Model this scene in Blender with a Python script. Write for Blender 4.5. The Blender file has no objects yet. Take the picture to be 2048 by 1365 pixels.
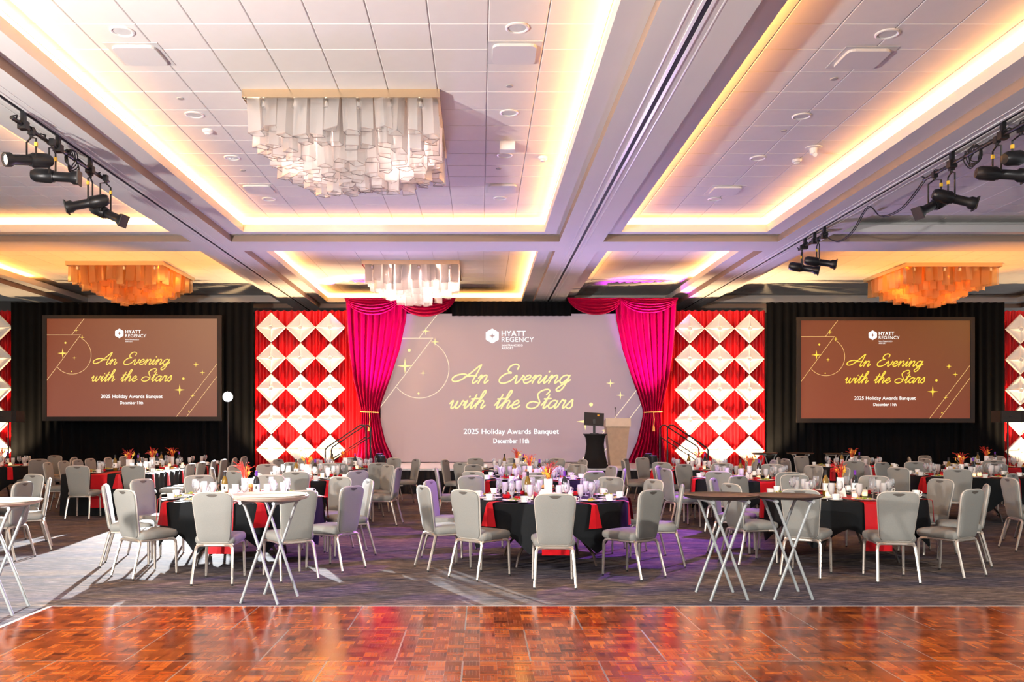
import bpy, math, random
from mathutils import Vector, Matrix
R = math.radians
rnd = random.Random(7)
S = bpy.context.scene
COL = S.collection

# ------------------------------------------------------------------ camera
cam = bpy.data.cameras.new('camera'); camo = bpy.data.objects.new('camera', cam); COL.objects.link(camo)
camo.location = (0, 0, 1.59); camo.rotation_euler = (R(90), 0, 0)
cam.sensor_width = 36; cam.lens = 36*1750/2048
cam.shift_x = 0.03125; cam.shift_y = 0.0857; cam.clip_end = 200
S.camera = camo

# ------------------------------------------------------------------ world and view
W = bpy.data.worlds.new('world'); S.world = W; W.use_nodes = True
bg = W.node_tree.nodes['Background']; bg.inputs[0].default_value = (0.97, 0.99, 1.0, 1); bg.inputs[1].default_value = 0.62
S.view_settings.view_transform = 'Standard'; S.view_settings.look = 'None'
S.view_settings.exposure = 0.35; S.view_settings.gamma = 1; S.view_settings.use_curve_mapping = False
S.cycles.max_bounces = 6; S.cycles.diffuse_bounces = 3; S.cycles.glossy_bounces = 3; S.cycles.transmission_bounces = 3; S.cycles.transparent_max_bounces = 8; S.cycles.sample_clamp_indirect = 8
S.cycles.use_adaptive_sampling = True; S.cycles.adaptive_threshold = 0.1; S.cycles.adaptive_min_samples = 16

# ------------------------------------------------------------------ large lights
def lamp(name, kind, loc, energy, color, target=None, **kw):
    l = bpy.data.lights.new(name, kind); l.energy = energy; l.color = color
    for k, v in kw.items(): setattr(l, k, v)
    o = bpy.data.objects.new(name, l); COL.objects.link(o); o.location = loc
    if target is not None:
        o.rotation_euler = (Vector(target)-Vector(loc)).to_track_quat('-Z', 'Y').to_euler()
    return o
WARM = (1.0, 0.42, 0.09)
ZS, Z2, ZL, ZC = 5.39, 5.52, 5.67, 5.785       # soffit, ledge, lip top, tile ceiling
# cells between the beams: x0, x1, y0, y1, cove strength, cove colour
CELLS = {
 'left_front':   (-12.5, -5.87, 6.5, 17.78, 1.0, WARM),
 'center_front': (-5.05, 1.61, 6.5, 17.78, 1.0, WARM),
 'narrow_front': (2.50, 6.05, 6.5, 17.78, 0.85, WARM),
 'right_front':  (6.90, 17.0, 6.5, 17.78, 0.0, WARM),
 'left_back':    (-12.5, -5.87, 18.72, 27.5, 0.6, (1.0, 0.38, 0.07)),
 'center_back':  (-5.05, 1.61, 18.72, 27.5, 0.9, WARM),
 'narrow_back':  (2.50, 6.05, 18.72, 27.5, 0.7, WARM),
 'right_back':   (6.90, 17.0, 18.72, 27.5, 0.5, (1.0, 0.36, 0.06)),
}
COVE = 52.0      # watts per metre of cove strip
for nm, (x0, x1, y0, y1, s, c) in CELLS.items():
    if s <= 0: continue
    zc = ZL-0.02; m = 0.14
    ends = y1 if nm.startswith('center') or nm.endswith('front') else 24.3
    for (cx, cy, lx, ly) in (((x0+x1)/2, y0+m, x1-x0-.5, .08), ((x0+x1)/2, y1-m, x1-x0-.5, .08),
                             (x0+m, (y0+ends)/2, .08, ends-y0-.5), (x1-m, (y0+ends)/2, .08, ends-y0-.5)):
        if nm in ('left_back', 'right_back', 'narrow_back') and ly == .08 and cy > 25: continue
        lamp('cove_light', 'AREA', (cx, cy, zc), COVE*s*max(lx, ly), c, (cx, cy, 9), shape='RECTANGLE', size=lx, size_y=ly)
# spotlight on the stand at the left of the stage, aimed at the carpet
STAND = (-6.42, 22.3, 2.42)
lamp('stand_spot', 'SPOT', (STAND[0]+.03, STAND[1]-.17, STAND[2]-.01), 30000, (0.93, 0.97, 1.0), (-3.3, 8.6, 0), spot_size=R(30), spot_blend=0.25, shadow_soft_size=0.05)
# unseen spots added high on the track lines, key light for the chair backs
lamp('added_key_spot_a', 'SPOT', (-5.45, 1.0, 5.1), 2400, (1.0, 0.97, 0.92), (0.5, 11.5, 0.6), spot_size=R(85), spot_blend=0.8, shadow_soft_size=0.12)
lamp('added_key_spot_b', 'SPOT', (6.5, 1.0, 5.1), 2000, (1.0, 0.95, 0.88), (2.5, 12.0, 0.6), spot_size=R(85), spot_blend=0.8, shadow_soft_size=0.12)
# strobe on a low stand left of the photographer, bounced off the ceiling
lamp('bounce_strobe', 'SPOT', (-6.5, 3.0, 2.0), 3800, (1.0, 0.93, 0.88), (0.5, 12.5, 5.8), spot_size=R(120), spot_blend=0.9, shadow_soft_size=0.15)
# stage wash heads standing on the deck corners
lamp('stage_wash_a', 'SPOT', (-2.72, 23.65, 0.98), 4200, (0.85, 0.04, 1.0), (-3.0, 24.85, 4.7), spot_size=R(36), spot_blend=0.9, shadow_soft_size=0.08)
lamp('stage_wash_b', 'SPOT', (4.55, 23.65, 0.98), 4200, (0.85, 0.04, 1.0), (4.78, 24.85, 4.7), spot_size=R(36), spot_blend=0.9, shadow_soft_size=0.08)
lamp('stage_wash_c', 'SPOT', (-2.45, 21.9, 1.05), 750, (0.62, 0.48, 1.0), (-2.0, 16.5, 5.6), spot_size=R(110), spot_blend=0.8, shadow_soft_size=0.1)
lamp('stage_wash_d', 'SPOT', (4.30, 21.9, 1.05), 750, (0.62, 0.48, 1.0), (4.6, 16.5, 5.6), spot_size=R(110), spot_blend=0.8, shadow_soft_size=0.1)
# purple wash on the carpet from the ceiling track
lamp('purple_floor_wash', 'SPOT', (5.7, 15.9, 5.0), 5000, (0.45, 0.12, 1.0), (0.9, 12.4, 0), spot_size=R(50), spot_blend=0.7, shadow_soft_size=0.1)
# amber floor uplights before the projection screens
for x in (-9.4, 11.6):
    lamp('amber_uplight', 'SPOT', (x, 22.0, 0.40), 1700, (1.0, 0.36, 0.07), (x, 21.2, 5.8), spot_size=R(72), spot_blend=0.5, shadow_soft_size=0.1)
# floor uplights at the foot of the diamond walls
for x in (-7.2, -5.95, -4.75, -3.75, 6.05, 7.0, 7.95, -13.6, 15.7):
    lamp('diamond_uplight', 'SPOT', (x, 24.35, 0.35), 750, (1.0, 0.66, 0.34), (x+.05, 25.3, 2.8), spot_size=R(95), spot_blend=0.7, shadow_soft_size=0.08) if x != -7.2 else None

# ------------------------------------------------------------------ materials
def mat(name, col, rough=0.5, metal=0.0, emit=None, es=1.0, noise=None, bump=None, **kw):
    m = bpy.data.materials.new(name); m.use_nodes = True
    nt = m.node_tree; b = nt.nodes['Principled BSDF']
    b.inputs['Base Color'].default_value = (*col, 1); b.inputs['Roughness'].default_value = rough; b.inputs['Metallic'].default_value = metal
    if emit: b.inputs['Emission Color'].default_value = (*emit, 1); b.inputs['Emission Strength'].default_value = es
    for k, v in kw.items(): b.inputs[k.replace('_', ' ')].default_value = v
    if noise or bump:
        tc = nt.nodes.new('ShaderNodeTexCoord'); n = nt.nodes.new('ShaderNodeTexNoise')
        nt.links.new(tc.outputs['Object'], n.inputs['Vector'])
        sc, amt = noise or (bump[0], 0)
        n.inputs['Scale'].default_value = sc; n.inputs['Detail'].default_value = 4
        if noise:
            mr = nt.nodes.new('ShaderNodeMapRange'); mr.inputs[3].default_value = 1-amt; mr.inputs[4].default_value = 1+amt
            nt.links.new(n.outputs['Fac'], mr.inputs[0])
            mx = nt.nodes.new('ShaderNodeMix'); mx.data_type = 'RGBA'; mx.blend_type = 'MULTIPLY'; mx.inputs[0].default_value = 1
            mx.inputs[6].default_value = (*col, 1); nt.links.new(mr.outputs[0], mx.inputs[7]); nt.links.new(mx.outputs[2], b.inputs['Base Color'])
        if bump:
            bp = nt.nodes.new('ShaderNodeBump'); bp.inputs['Strength'].default_value = bump[1]; bp.inputs['Distance'].default_value = 0.01
            nt.links.new(n.outputs['Fac'], bp.inputs['Height']); nt.links.new(bp.outputs[0], b.inputs['Normal'])
    return m
def thin_glass(name, tint, haze, fac=0.25, rough=0.08, body=(0.9, 0.88, 0.86)):
    m = bpy.data.materials.new(name); m.use_nodes = True; nt = m.node_tree; N = nt.nodes; L = nt.links
    N.remove(N['Principled BSDF']); out = N['Material Output']
    tr = N.new('ShaderNodeBsdfTransparent'); tr.inputs[0].default_value = (*tint, 1)
    df = N.new('ShaderNodeBsdfDiffuse'); df.inputs[0].default_value = (*body, 1)
    tl = N.new('ShaderNodeBsdfTranslucent'); tl.inputs[0].default_value = (*body, 1)
    gl = N.new('ShaderNodeBsdfGlossy'); gl.inputs['Roughness'].default_value = rough
    m0 = N.new('ShaderNodeMixShader'); m0.inputs[0].default_value = 0.5; L.new(df.outputs[0], m0.inputs[1]); L.new(tl.outputs[0], m0.inputs[2])
    m1 = N.new('ShaderNodeMixShader'); m1.inputs[0].default_value = haze; L.new(tr.outputs[0], m1.inputs[1]); L.new(m0.outputs[0], m1.inputs[2])
    lw = N.new('ShaderNodeLayerWeight'); lw.inputs[0].default_value = fac
    m2 = N.new('ShaderNodeMixShader'); L.new(lw.outputs['Facing'], m2.inputs[0]); L.new(m1.outputs[0], m2.inputs[1]); L.new(gl.outputs[0], m2.inputs[2])
    L.new(m2.outputs[0], out.inputs[0])
    return m
M = dict(
 fabric=mat('chair_fabric', (0.195, 0.193, 0.175), 0.85, noise=(140, 0.12), bump=(400, 0.15)),
 piping=mat('chair_piping', (0.42, 0.38, 0.33), 0.45),
 champagne=mat('champagne_metal', (0.66, 0.59, 0.51), 0.33, 0.85),
 slot=mat('handle_recess', (0.07, 0.06, 0.05), 0.7),
 dark=mat('dark_plastic', (0.02, 0.018, 0.016), 0.6),
 blackcloth=mat('black_linen', (0.007, 0.008, 0.009), 0.8, noise=(30, 0.2), Specular_IOR_Level=0.15),
 red=mat('red_satin', (0.46, 0.003, 0.008), 0.5, noise=(18, 0.12), Specular_IOR_Level=0.2),
 china=mat('white_china', (0.85, 0.82, 0.76), 0.18),
 steel=mat('cutlery_steel', (0.7, 0.7, 0.7), 0.2, 1.0),
 greens=mat('salad_greens', (0.30, 0.36, 0.04), 0.6, noise=(60, 0.7)),
 bread=mat('bread_crust', (0.60, 0.33, 0.10), 0.6, noise=(50, 0.4)),
 glass=thin_glass('clear_glass', (0.97, 0.97, 0.97), 0.10, 0.35),
 reflectglass=thin_glass('reflection_white_glass', (0.95, 0.95, 0.95), 0.55, 0.3),  # milky white body stands in for reflections on the clear glass
 chand=thin_glass('chandelier_glass', (0.95, 0.92, 0.91), 0.34, 0.18, 0.15),
 chand_amberlit=thin_glass('amber_lit_chandelier_glass', (0.95, 0.80, 0.58), 0.36, 0.18, 0.15, (0.85, 0.60, 0.32)),  # same glass as the others, its warm lighting painted in as an amber tint
 vase=mat('frosted_vase', (0.88, 0.85, 0.80), 0.35),
 spray=mat('red_spray', (0.60, 0.03, 0.015), 0.5, noise=(12, 0.5)),
 gold=mat('gold_star', (0.85, 0.48, 0.05), 0.35, 0.3),
 winegreen=mat('amber_bottle', (0.16, 0.09, 0.01), 0.08),
 winedark=mat('dark_bottle', (0.012, 0.01, 0.012), 0.08),
 purple=mat('purple_foil', (0.12, 0.02, 0.30), 0.35),
 foil=mat('black_foil', (0.02, 0.02, 0.02), 0.35),
 paper=mat('label_paper', (0.82, 0.80, 0.74), 0.7),
 tableleg=mat('brown_table_steel', (0.05, 0.03, 0.022), 0.4),
 plywood=mat('table_ply', (0.35, 0.25, 0.15), 0.6, noise=(10, 0.2)),
 greysteel=mat('grey_tube', (0.29, 0.31, 0.31), 0.4, 0.2),
 tray_light=mat('beige_tray', (0.62, 0.55, 0.47), 0.4, noise=(8, 0.08)),
 tray_dark=mat('brown_tray', (0.035, 0.024, 0.019), 0.45, noise=(8, 0.1)),
 tile=mat('ceiling_tile', (0.80, 0.78, 0.75), 0.85, noise=(6, 0.03), bump=(300, 0.1)),
 grid=mat('ceiling_grid', (0.62, 0.60, 0.57), 0.6),
 plaster=mat('beam_plaster', (0.70, 0.69, 0.67), 0.75, noise=(1.5, 0.03)),
 taupe=mat('riser_paint', (0.34, 0.24, 0.18), 0.7),
 trackwhite=mat('track_white', (0.85, 0.84, 0.82), 0.35),
 black=mat('matte_black', (0.008, 0.008, 0.009), 0.7),
 blackmetal=mat('black_metal', (0.015, 0.015, 0.017), 0.38, 0.3),
 drapeblack=mat('black_velour', (0.0035, 0.004, 0.005), 0.95, noise=(3, 0.3), Specular_IOR_Level=0.08),
 drapered=mat('red_drape_satin', (0.50, 0.003, 0.008), 0.45, noise=(2, 0.15), Specular_IOR_Level=0.25),
 drapepink=mat('crimson_curtain', (0.42, 0.002, 0.055), 0.45, noise=(2, 0.15), Specular_IOR_Level=0.25),
 goldcord=mat('gold_cord', (0.75, 0.45, 0.12), 0.4, 0.4),
 goldmetal=mat('gold_frame', (0.72, 0.55, 0.36), 0.22, 0.8),
 panelwhite=mat('white_panel', (0.86, 0.84, 0.80), 0.55),
 wallpaint=mat('wall_paint', (0.10, 0.085, 0.075), 0.8, noise=(2, 0.1)),
 stageskirt=mat('stage_skirt_cloth', (0.008, 0.008, 0.010), 0.9),
 deck=mat('stage_deck', (0.50, 0.48, 0.48), 0.4, noise=(3, 0.05)),
 oakveneer=mat('podium_veneer', (0.36, 0.24, 0.15), 0.45, noise=(9, 0.25)),
 oaklight=mat('podium_top', (0.62, 0.47, 0.33), 0.45, noise=(9, 0.1)),
 screenframe=mat('screen_frame', (0.012, 0.009, 0.008), 0.6),
 yellowtape=mat('yellow_tape', (0.8, 0.5, 0.04), 0.5),
 lens=mat('lamp_lens', (0.9, 0.85, 0.8), 0.1, emit=(1.0, 0.85, 0.75), es=6.0),
 bulb=mat('lamp_bulb', (1, 1, 1), 0.2, emit=(0.92, 0.97, 1.0), es=120.0),
 candle=mat('candle_glow', (0.9, 0.8, 0.6), 0.5, emit=(1.0, 0.6, 0.25), es=2.5),
 redled=mat('red_indicator', (0.8, 0.2, 0.1), 0.4),
 bluelens=mat('blue_lens', (0.1, 0.1, 0.5), 0.15, emit=(0.25, 0.3, 1.0), es=1.5),
 silver=mat('silver_trim', (0.75, 0.73, 0.7), 0.25, 0.9),
)

# carpet: streaks running across the room
def carpet_mat():
    m = bpy.data.materials.new('streaked_carpet'); m.use_nodes = True; nt = m.node_tree; N = nt.nodes; L = nt.links; b = N['Principled BSDF']
    tc = N.new('ShaderNodeTexCoord'); mp = N.new('ShaderNodeMapping'); mp.inputs['Scale'].default_value = (2.6, 46, 1); L.new(tc.outputs['Object'], mp.inputs[0])
    n1 = N.new('ShaderNodeTexNoise'); n1.inputs['Scale'].default_value = 1.5; n1.inputs['Detail'].default_value = 8; n1.inputs['Roughness'].default_value = 0.75; L.new(mp.outputs[0], n1.inputs['Vector'])
    cr = N.new('ShaderNodeValToRGB'); e = cr.color_ramp.elements
    e[0].position = 0.39; e[0].color = (0.014, 0.014, 0.021, 1); e[1].position = 0.66; e[1].color = (0.50, 0.44, 0.39, 1)
    x = e.new(0.47); x.color = (0.055, 0.05, 0.055, 1); x = e.new(0.56); x.color = (0.17, 0.145, 0.13, 1)
    L.new(n1.outputs['Fac'], cr.inputs[0])
    mp2 = N.new('ShaderNodeMapping'); mp2.inputs['Scale'].default_value = (0.35, 2.2, 1); mp2.inputs['Location'].default_value = (7, 3, 0); L.new(tc.outputs['Object'], mp2.inputs[0])
    n2 = N.new('ShaderNodeTexNoise'); n2.inputs['Scale'].default_value = 1.3; n2.inputs['Detail'].default_value = 5; L.new(mp2.outputs[0], n2.inputs['Vector'])
    cr2 = N.new('ShaderNodeValToRGB'); e = cr2.color_ramp.elements
    e[0].position = 0.38; e[0].color = (0.58, 0.58, 0.78, 1); e[1].position = 0.62; e[1].color = (1.15, 0.98, 0.84, 1)
    L.new(n2.outputs['Fac'], cr2.inputs[0])
    mx = N.new('ShaderNodeMix'); mx.data_type = 'RGBA'; mx.blend_type = 'MULTIPLY'; mx.inputs[0].default_value = 1
    L.new(cr.outputs[0], mx.inputs[6]); L.new(cr2.outputs[0], mx.inputs[7]); L.new(mx.outputs[2], b.inputs['Base Color'])
    b.inputs['Roughness'].default_value = 0.95; b.inputs['Specular IOR Level'].default_value = 0.1
    return m
M['carpet'] = carpet_mat()
def parquet_mat():
    m = bpy.data.materials.new('polished_parquet'); m.use_nodes = True; nt = m.node_tree; N = nt.nodes; L = nt.links; b = N['Principled BSDF']
    at = N.new('ShaderNodeAttribute'); at.attribute_name = 'tint'
    oi = N.new('ShaderNodeObjectInfo')
    cr = N.new('ShaderNodeValToRGB'); e = cr.color_ramp.elements
    e[0].position = 0.0; e[0].color = (0.07, 0.008, 0.003, 1); e[1].position = 1.0; e[1].color = (0.62, 0.16, 0.022, 1)
    x = e.new(0.5); x.color = (0.31, 0.052, 0.008, 1)
    L.new(at.outputs['Fac'], cr.inputs[0])
    tc = N.new('ShaderNodeTexCoord'); n = N.new('ShaderNodeTexNoise'); n.inputs['Scale'].default_value = 40; n.inputs['Detail'].default_value = 5
    L.new(tc.outputs['Object'], n.inputs['Vector'])
    mr = N.new('ShaderNodeMapRange'); mr.inputs[3].default_value = 0.75; mr.inputs[4].default_value = 1.25; L.new(n.outputs['Fac'], mr.inputs[0])
    mr2 = N.new('ShaderNodeMapRange'); mr2.inputs[3].default_value = 0.7; mr2.inputs[4].default_value = 1.2; L.new(oi.outputs['Random'], mr2.inputs[0])
    mm = N.new('ShaderNodeMath'); mm.operation = 'MULTIPLY'; L.new(mr.outputs[0], mm.inputs[0]); L.new(mr2.outputs[0], mm.inputs[1])
    mx = N.new('ShaderNodeMix'); mx.data_type = 'RGBA'; mx.blend_type = 'MULTIPLY'; mx.inputs[0].default_value = 1
    L.new(cr.outputs[0], mx.inputs[6]); L.new(mm.outputs[0], mx.inputs[7]); L.new(mx.outputs[2], b.inputs['Base Color'])
    b.inputs['Roughness'].default_value = 0.14; b.inputs['Specular IOR Level'].default_value = 0.46; b.inputs['Coat Weight'].default_value = 0.0; b.inputs['Coat Roughness'].default_value = 0.06
    return m
M['parquet'] = parquet_mat()

# ------------------------------------------------------------------ mesh helpers
class MB:
    def __init__(s): s.v = []; s.f = []; s.m = []; s.cur = 0
    def add(s, verts, faces):
        o = len(s.v); s.v += [tuple(v) for v in verts]
        for f in faces: s.f.append(tuple(i+o for i in f)); s.m.append(s.cur)
        return s
    def mat(s, i): s.cur = i; return s
    def box(s, x0, x1, y0, y1, z0, z1, mx=None):
        v = [(x0,y0,z0),(x1,y0,z0),(x1,y1,z0),(x0,y1,z0),(x0,y0,z1),(x1,y0,z1),(x1,y1,z1),(x0,y1,z1)]
        if mx is not None: v = [tuple(mx @ Vector(p)) for p in v]
        return s.add(v, [(0,3,2,1),(4,5,6,7),(0,1,5,4),(1,2,6,5),(2,3,7,6),(3,0,4,7)])
    def cbox(s, c, sz, mx=None):
        return s.box(c[0]-sz[0]/2, c[0]+sz[0]/2, c[1]-sz[1]/2, c[1]+sz[1]/2, c[2]-sz[2]/2, c[2]+sz[2]/2, mx)
    def lathe(s, prof, n=16, mx=None, caps=True):
        v = []; k = len(prof)
        for i in range(n):
            a = 2*math.pi*i/n
            for r, z in prof: v.append((r*math.cos(a), r*math.sin(a), z))
        f = []
        for i in range(n):
            j = (i+1) % n
            for q in range(k-1): f.append((i*k+q, j*k+q, j*k+q+1, i*k+q+1))
        if caps:
            if prof[0][0] > 1e-6: f.append(tuple(i*k for i in reversed(range(n))))
            if prof[-1][0] > 1e-6: f.append(tuple(i*k+k-1 for i in range(n)))
        if mx is not None: v = [tuple(mx @ Vector(p)) for p in v]
        return s.add(v, f)
    def tube(s, pts, r, n=6, closed=False, caps=True):
        pts = [Vector(p) for p in pts]; k = len(pts); rs = r if isinstance(r, (list, tuple)) else [r]*k
        v = []; up = None
        for i, p in enumerate(pts):
            a = pts[i-1] if (i > 0 or closed) else p; b = pts[(i+1) % k] if (i < k-1 or closed) else p
            t = (b-a).normalized()
            if up is None:
                up = Vector((0,0,1)) if abs(t.z) < 0.9 else Vector((0,1,0))
            x = t.cross(up); x.normalize(); y = x.cross(t); up = y
            for q in range(n):
                an = 2*math.pi*(q+.5)/n
                v.append(p + x*(math.cos(an)*rs[i]) + y*(math.sin(an)*rs[i]))
        f = []
        for i in range(k if closed else k-1):
            j = (i+1) % k
            for q in range(n): f.append((i*n+q, i*n+(q+1) % n, j*n+(q+1) % n, j*n+q))
        if not closed and caps:
            f.append(tuple(reversed(range(n)))); f.append(tuple((k-1)*n+q for q in range(n)))
        return s.add(v, f)
    def prism(s, poly, z0, z1, mx=None):
        n = len(poly); v = [(x,y,z0) for x,y in poly]+[(x,y,z1) for x,y in poly]
        f = [tuple(reversed(range(n))), tuple(range(n,2*n))]+[(i,(i+1)%n,n+(i+1)%n,n+i) for i in range(n)]
        if mx is not None: v = [tuple(mx @ Vector(p)) for p in v]
        return s.add(v, f)
    def grid(s, nu, nv, fn, flip=False):
        v = [fn(i/(nu-1), j/(nv-1)) for j in range(nv) for i in range(nu)]
        f = [(j*nu+i, j*nu+i+1, (j+1)*nu+i+1, (j+1)*nu+i) for j in range(nv-1) for i in range(nu-1)]
        if flip: f = [tuple(reversed(q)) for q in f]
        return s.add(v, f)
    def mesh(s, name, mats, smooth=None):
        me = bpy.data.meshes.new(name); me.from_pydata(s.v, [], s.f)
        for m in (mats if isinstance(mats, (list, tuple)) else [mats]): me.materials.append(m)
        if max(s.m, default=0) > 0: me.polygons.foreach_set('material_index', s.m)
        if smooth is not None:
            me.polygons.foreach_set('use_smooth', [True]*len(s.f)); me.set_sharp_from_angle(angle=R(smooth))
        me.update(); return me
def tag(o, label=None, cat=None, group=None, kind=None):
    if label: o['label'] = label
    if cat: o['category'] = cat
    if group: o['group'] = group
    if kind: o['kind'] = kind
    return o
def obj(name, me, parent=None, loc=(0,0,0), rot=(0,0,0), scale=None):
    o = bpy.data.objects.new(name, me); COL.objects.link(o)
    o.location = loc; o.rotation_euler = rot
    if scale: o.scale = scale
    if parent: o.parent = parent
    return o
def struct(name, me, **k): return tag(obj(name, me, **k), kind='structure')
def inst(parts, name, loc, rz, label, cat, group=None):
    """parts: list of (part name, mesh, index of parent part or None); a single (None, mesh, None) is one mesh thing."""
    if len(parts) == 1 and parts[0][0] is None:
        return tag(obj(name, parts[0][1], None, loc, (0,0,rz)), label, cat, group)
    e = obj(name, None, None, loc, (0,0,rz)); e.empty_display_size = .1
    tag(e, label, cat, group); made = []
    for p in parts:
        made.append(obj(p[0], p[1], e if p[2] is None else made[p[2]]))
    return e
def catmull(pts, n=6, closed=False):
    P = [Vector(p) for p in pts]; k = len(P); out = []
    for i in range(k if closed else k-1):
        p0 = P[(i-1) % k] if (closed or i > 0) else P[0]; p1 = P[i]; p2 = P[(i+1) % k]; p3 = P[(i+2) % k] if (closed or i < k-2) else P[-1]
        for q in range(n):
            t = q/n
            out.append(0.5*((2*p1)+(p2-p0)*t+(2*p0-5*p1+4*p2-p3)*t*t+(3*p1-p0-3*p2+p3)*t*t*t))
    if not closed: out.append(P[-1])
    return out

# ------------------------------------------------------------------ room shell
b = MB(); b.box(-20, 20, -6, 29.4, -0.1, 0); struct('floor', b.mesh('floor', M['carpet']))
b = MB(); b.box(-20, 20, 29.0, 29.4, 0, 6.2); struct('wall_back', b.mesh('wall_back', M['wallpaint']))
b = MB(); b.box(-20, 20, 5.0, 29.2, ZC+.04, ZC+.25); struct('ceiling', b.mesh('ceiling', M['grid']))
# beams: soffit boxes with a riser painted taupe on the coffer sides
bx = [(-13.6, -12.5), (-5.87, -5.05), (1.61, 2.50), (6.05, 6.90), (17.0, 18.2)]
by = [(5.4, 6.5), (17.78, 18.72), (27.5, 28.6)]
def beam(name, x0, x1, y0, y1, rx, ry):
    b = MB()
    b.box(x0, x1, y0, y1, ZS, Z2)                      # soffit block
    b.box(x0, x1, y0, y1, Z2, ZC+.04)
    me = b.mesh(name, [M['plaster'], M['taupe']])
    for p in me.polygons:
        c = p.center
        if c.z < Z2 and abs(p.normal.z) < .5:
            if (abs(p.normal.x) > .5 and rx) or (abs(p.normal.y) > .5 and ry): p.material_index = 1
    return struct(name, me)
for i, (x0, x1) in enumerate(bx):
    for j in range(2):
        beam('ceiling_beam', x0, x1, by[j][1], by[j+1][0], True, False)
for (y0, y1) in by: beam('ceiling_beam', bx[0][0], bx[-1][1], y0, y1, False, True)
# coves: ledge and lip round each coffer
for nm, (x0, x1, y0, y1, s, c) in CELLS.items():
    w = .32; b = MB()
    for (a0, a1, b0, b1) in ((x0, x1, y0, y0+w), (x0, x1, y1-w, y1), (x0, x0+w, y0+w, y1-w), (x1-w, x1, y0+w, y1-w)):
        b.box(a0, a1, b0, b1, Z2, Z2+.02)
    t = .02
    b.box(x0+w-t, x1-w+t, y0+w-t, y0+w, Z2+.02, ZL); b.box(x0+w-t, x1-w+t, y1-w, y1-w+t, Z2+.02, ZL)
    b.box(x0+w-t, x0+w, y0+w, y1-w, Z2+.02, ZL); b.box(x1-w, x1-w+t, y0+w, y1-w, Z2+.02, ZL)
    struct('cove_trim', b.mesh('cove_trim', M['plaster']))
# lay-in tiles on a 0.61 m module
TS = 0.61; TX = 0.085
def tile_mesh(w, d):
    b = MB(); e = .008
    v = [(0,0,.03),(w,0,.03),(w,d,.03),(0,d,.03),(0,0,.006),(w,0,.006),(w,d,.006),(0,d,.006),(e,e,0),(w-e,e,0),(w-e,d-e,0),(e,d-e,0)]
    f = [(0,1,2,3),(0,4,5,1),(1,5,6,2),(2,6,7,3),(3,7,4,0),(4,8,9,5),(5,9,10,6),(6,10,11,7),(7,11,8,4),(8,11,10,9)]
    b.add(v, f); return b.mesh('ceiling_tile', M['tile'])
tile_cache = {}
for nm, (x0, x1, y0, y1, s, c) in CELLS.items():
    gb = MB(); gb.box(x0, x1, y0, y1, ZC+.018, ZC+.035)
    g = struct('ceiling', gb.mesh('ceiling_grid', M['grid']))
    i0 = math.floor((x0-TX)/TS); ys = y0 if not nm.endswith('front') else 8.06
    rest = MB(); j = 0
    while True:
        ty0 = (17.60-TS*j if nm.endswith('front') else y0+.02+TS*j); 
        if nm.endswith('front'):
            ta, tb = ty0-TS, ty0
            if j == 0: tb = y1
            if tb < 8.0: break
        else:
            ta, tb = ty0, min(ty0+TS, y1)
            if ta > y1-.05: break
        i = i0
        while True:
            xa, xb = TX+TS*i, TX+TS*(i+1)
            if xa > x1: break
            xa, xb = max(xa, x0), min(xb, x1)
            if xb-xa > .05 and (nm != 'left_front' or xb > -11) and (nm != 'right_front' or xa < 12):
                w, d = round(xb-xa-.007, 3), round(tb-ta-.007, 3)
                if nm.endswith('front'):
                    key = (w, d)
                    if key not in tile_cache: tile_cache[key] = tile_mesh(w, d)
                    obj('ceiling_tile', tile_cache[key], g, (xa+.0035, ta+.0035, ZC))
                else:
                    rest.box(xa+.005, xa+.005+w, ta+.005, ta+.005+d, ZC, ZC+.02)
            i += 1
        j += 1
    if rest.v: tag(obj('ceiling_tile', rest.mesh('ceiling_tiles', M['tile']), g), kind='stuff')
# partition tracks under the long beams
for (xc, n) in ((-5.46, 0), (2.03, 1), (6.47, 2)):
    b = MB(); b.box(xc-.028, xc+.028, 5.5, 28.4, ZS-.004, ZS+.002); t = struct('trim_%d' % (n+1), b.mesh('track_slot', M['black']))
    for s in (-1, 1):
        b = MB(); b.box(xc+s*.045-.017, xc+s*.045+.017, 5.5, 28.4, ZS-.012, ZS); obj('track_rail', b.mesh('track_rail', M['trackwhite']), t)
        b = MB(); b.box(xc+s*.145-.006, xc+s*.145+.006, 5.5, 28.4, ZS-.006, ZS); obj('edge_bead', b.mesh('edge_bead', M['trackwhite']), t)

# ------------------------------------------------------------------ dance floor
PW = .914
def panel_mesh(nx, seed):
    r = random.Random(seed); b = MB(); tints = []
    q = PW/8; g = .0006
    for i in range(nx):
        for j in range(8):
            hor = (i+j) % 2 == 0; base = r.choice([.2,.3,.4,.48,.55,.62])
            for k in range(5):
                t = min(1, max(0, base+r.uniform(-.2, .2)))
                if hor: x0, x1, y0, y1 = i*q+g, (i+1)*q-g, j*q+k*q/5+g, j*q+(k+1)*q/5-g
                else: x0, x1, y0, y1 = i*q+k*q/5+g, i*q+(k+1)*q/5-g, j*q+g, (j+1)*q-g
                x0 = max(x0, .006); x1 = min(x1, nx*q-.006); y0 = max(y0, .006); y1 = min(y1, PW-.006)
                b.add([(x0,y0,.0245),(x1,y0,.0245),(x1,y1,.0245),(x0,y1,.0245)], [(0,1,2,3)]); tints.append(t)
    me = b.mesh('parquet', M['parquet'])
    at = me.attributes.new('tint', 'FLOAT', 'FACE'); at.data.foreach_set('value', tints)
    bb = MB(); bb.box(.001, nx*q-.001, .001, PW-.001, 0.002, .0238)
    return bb.mesh('floor_panel', M['silver']), me
full = [panel_mesh(8, 30+i) for i in range(4)]; half = panel_mesh(4, 50)
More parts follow.
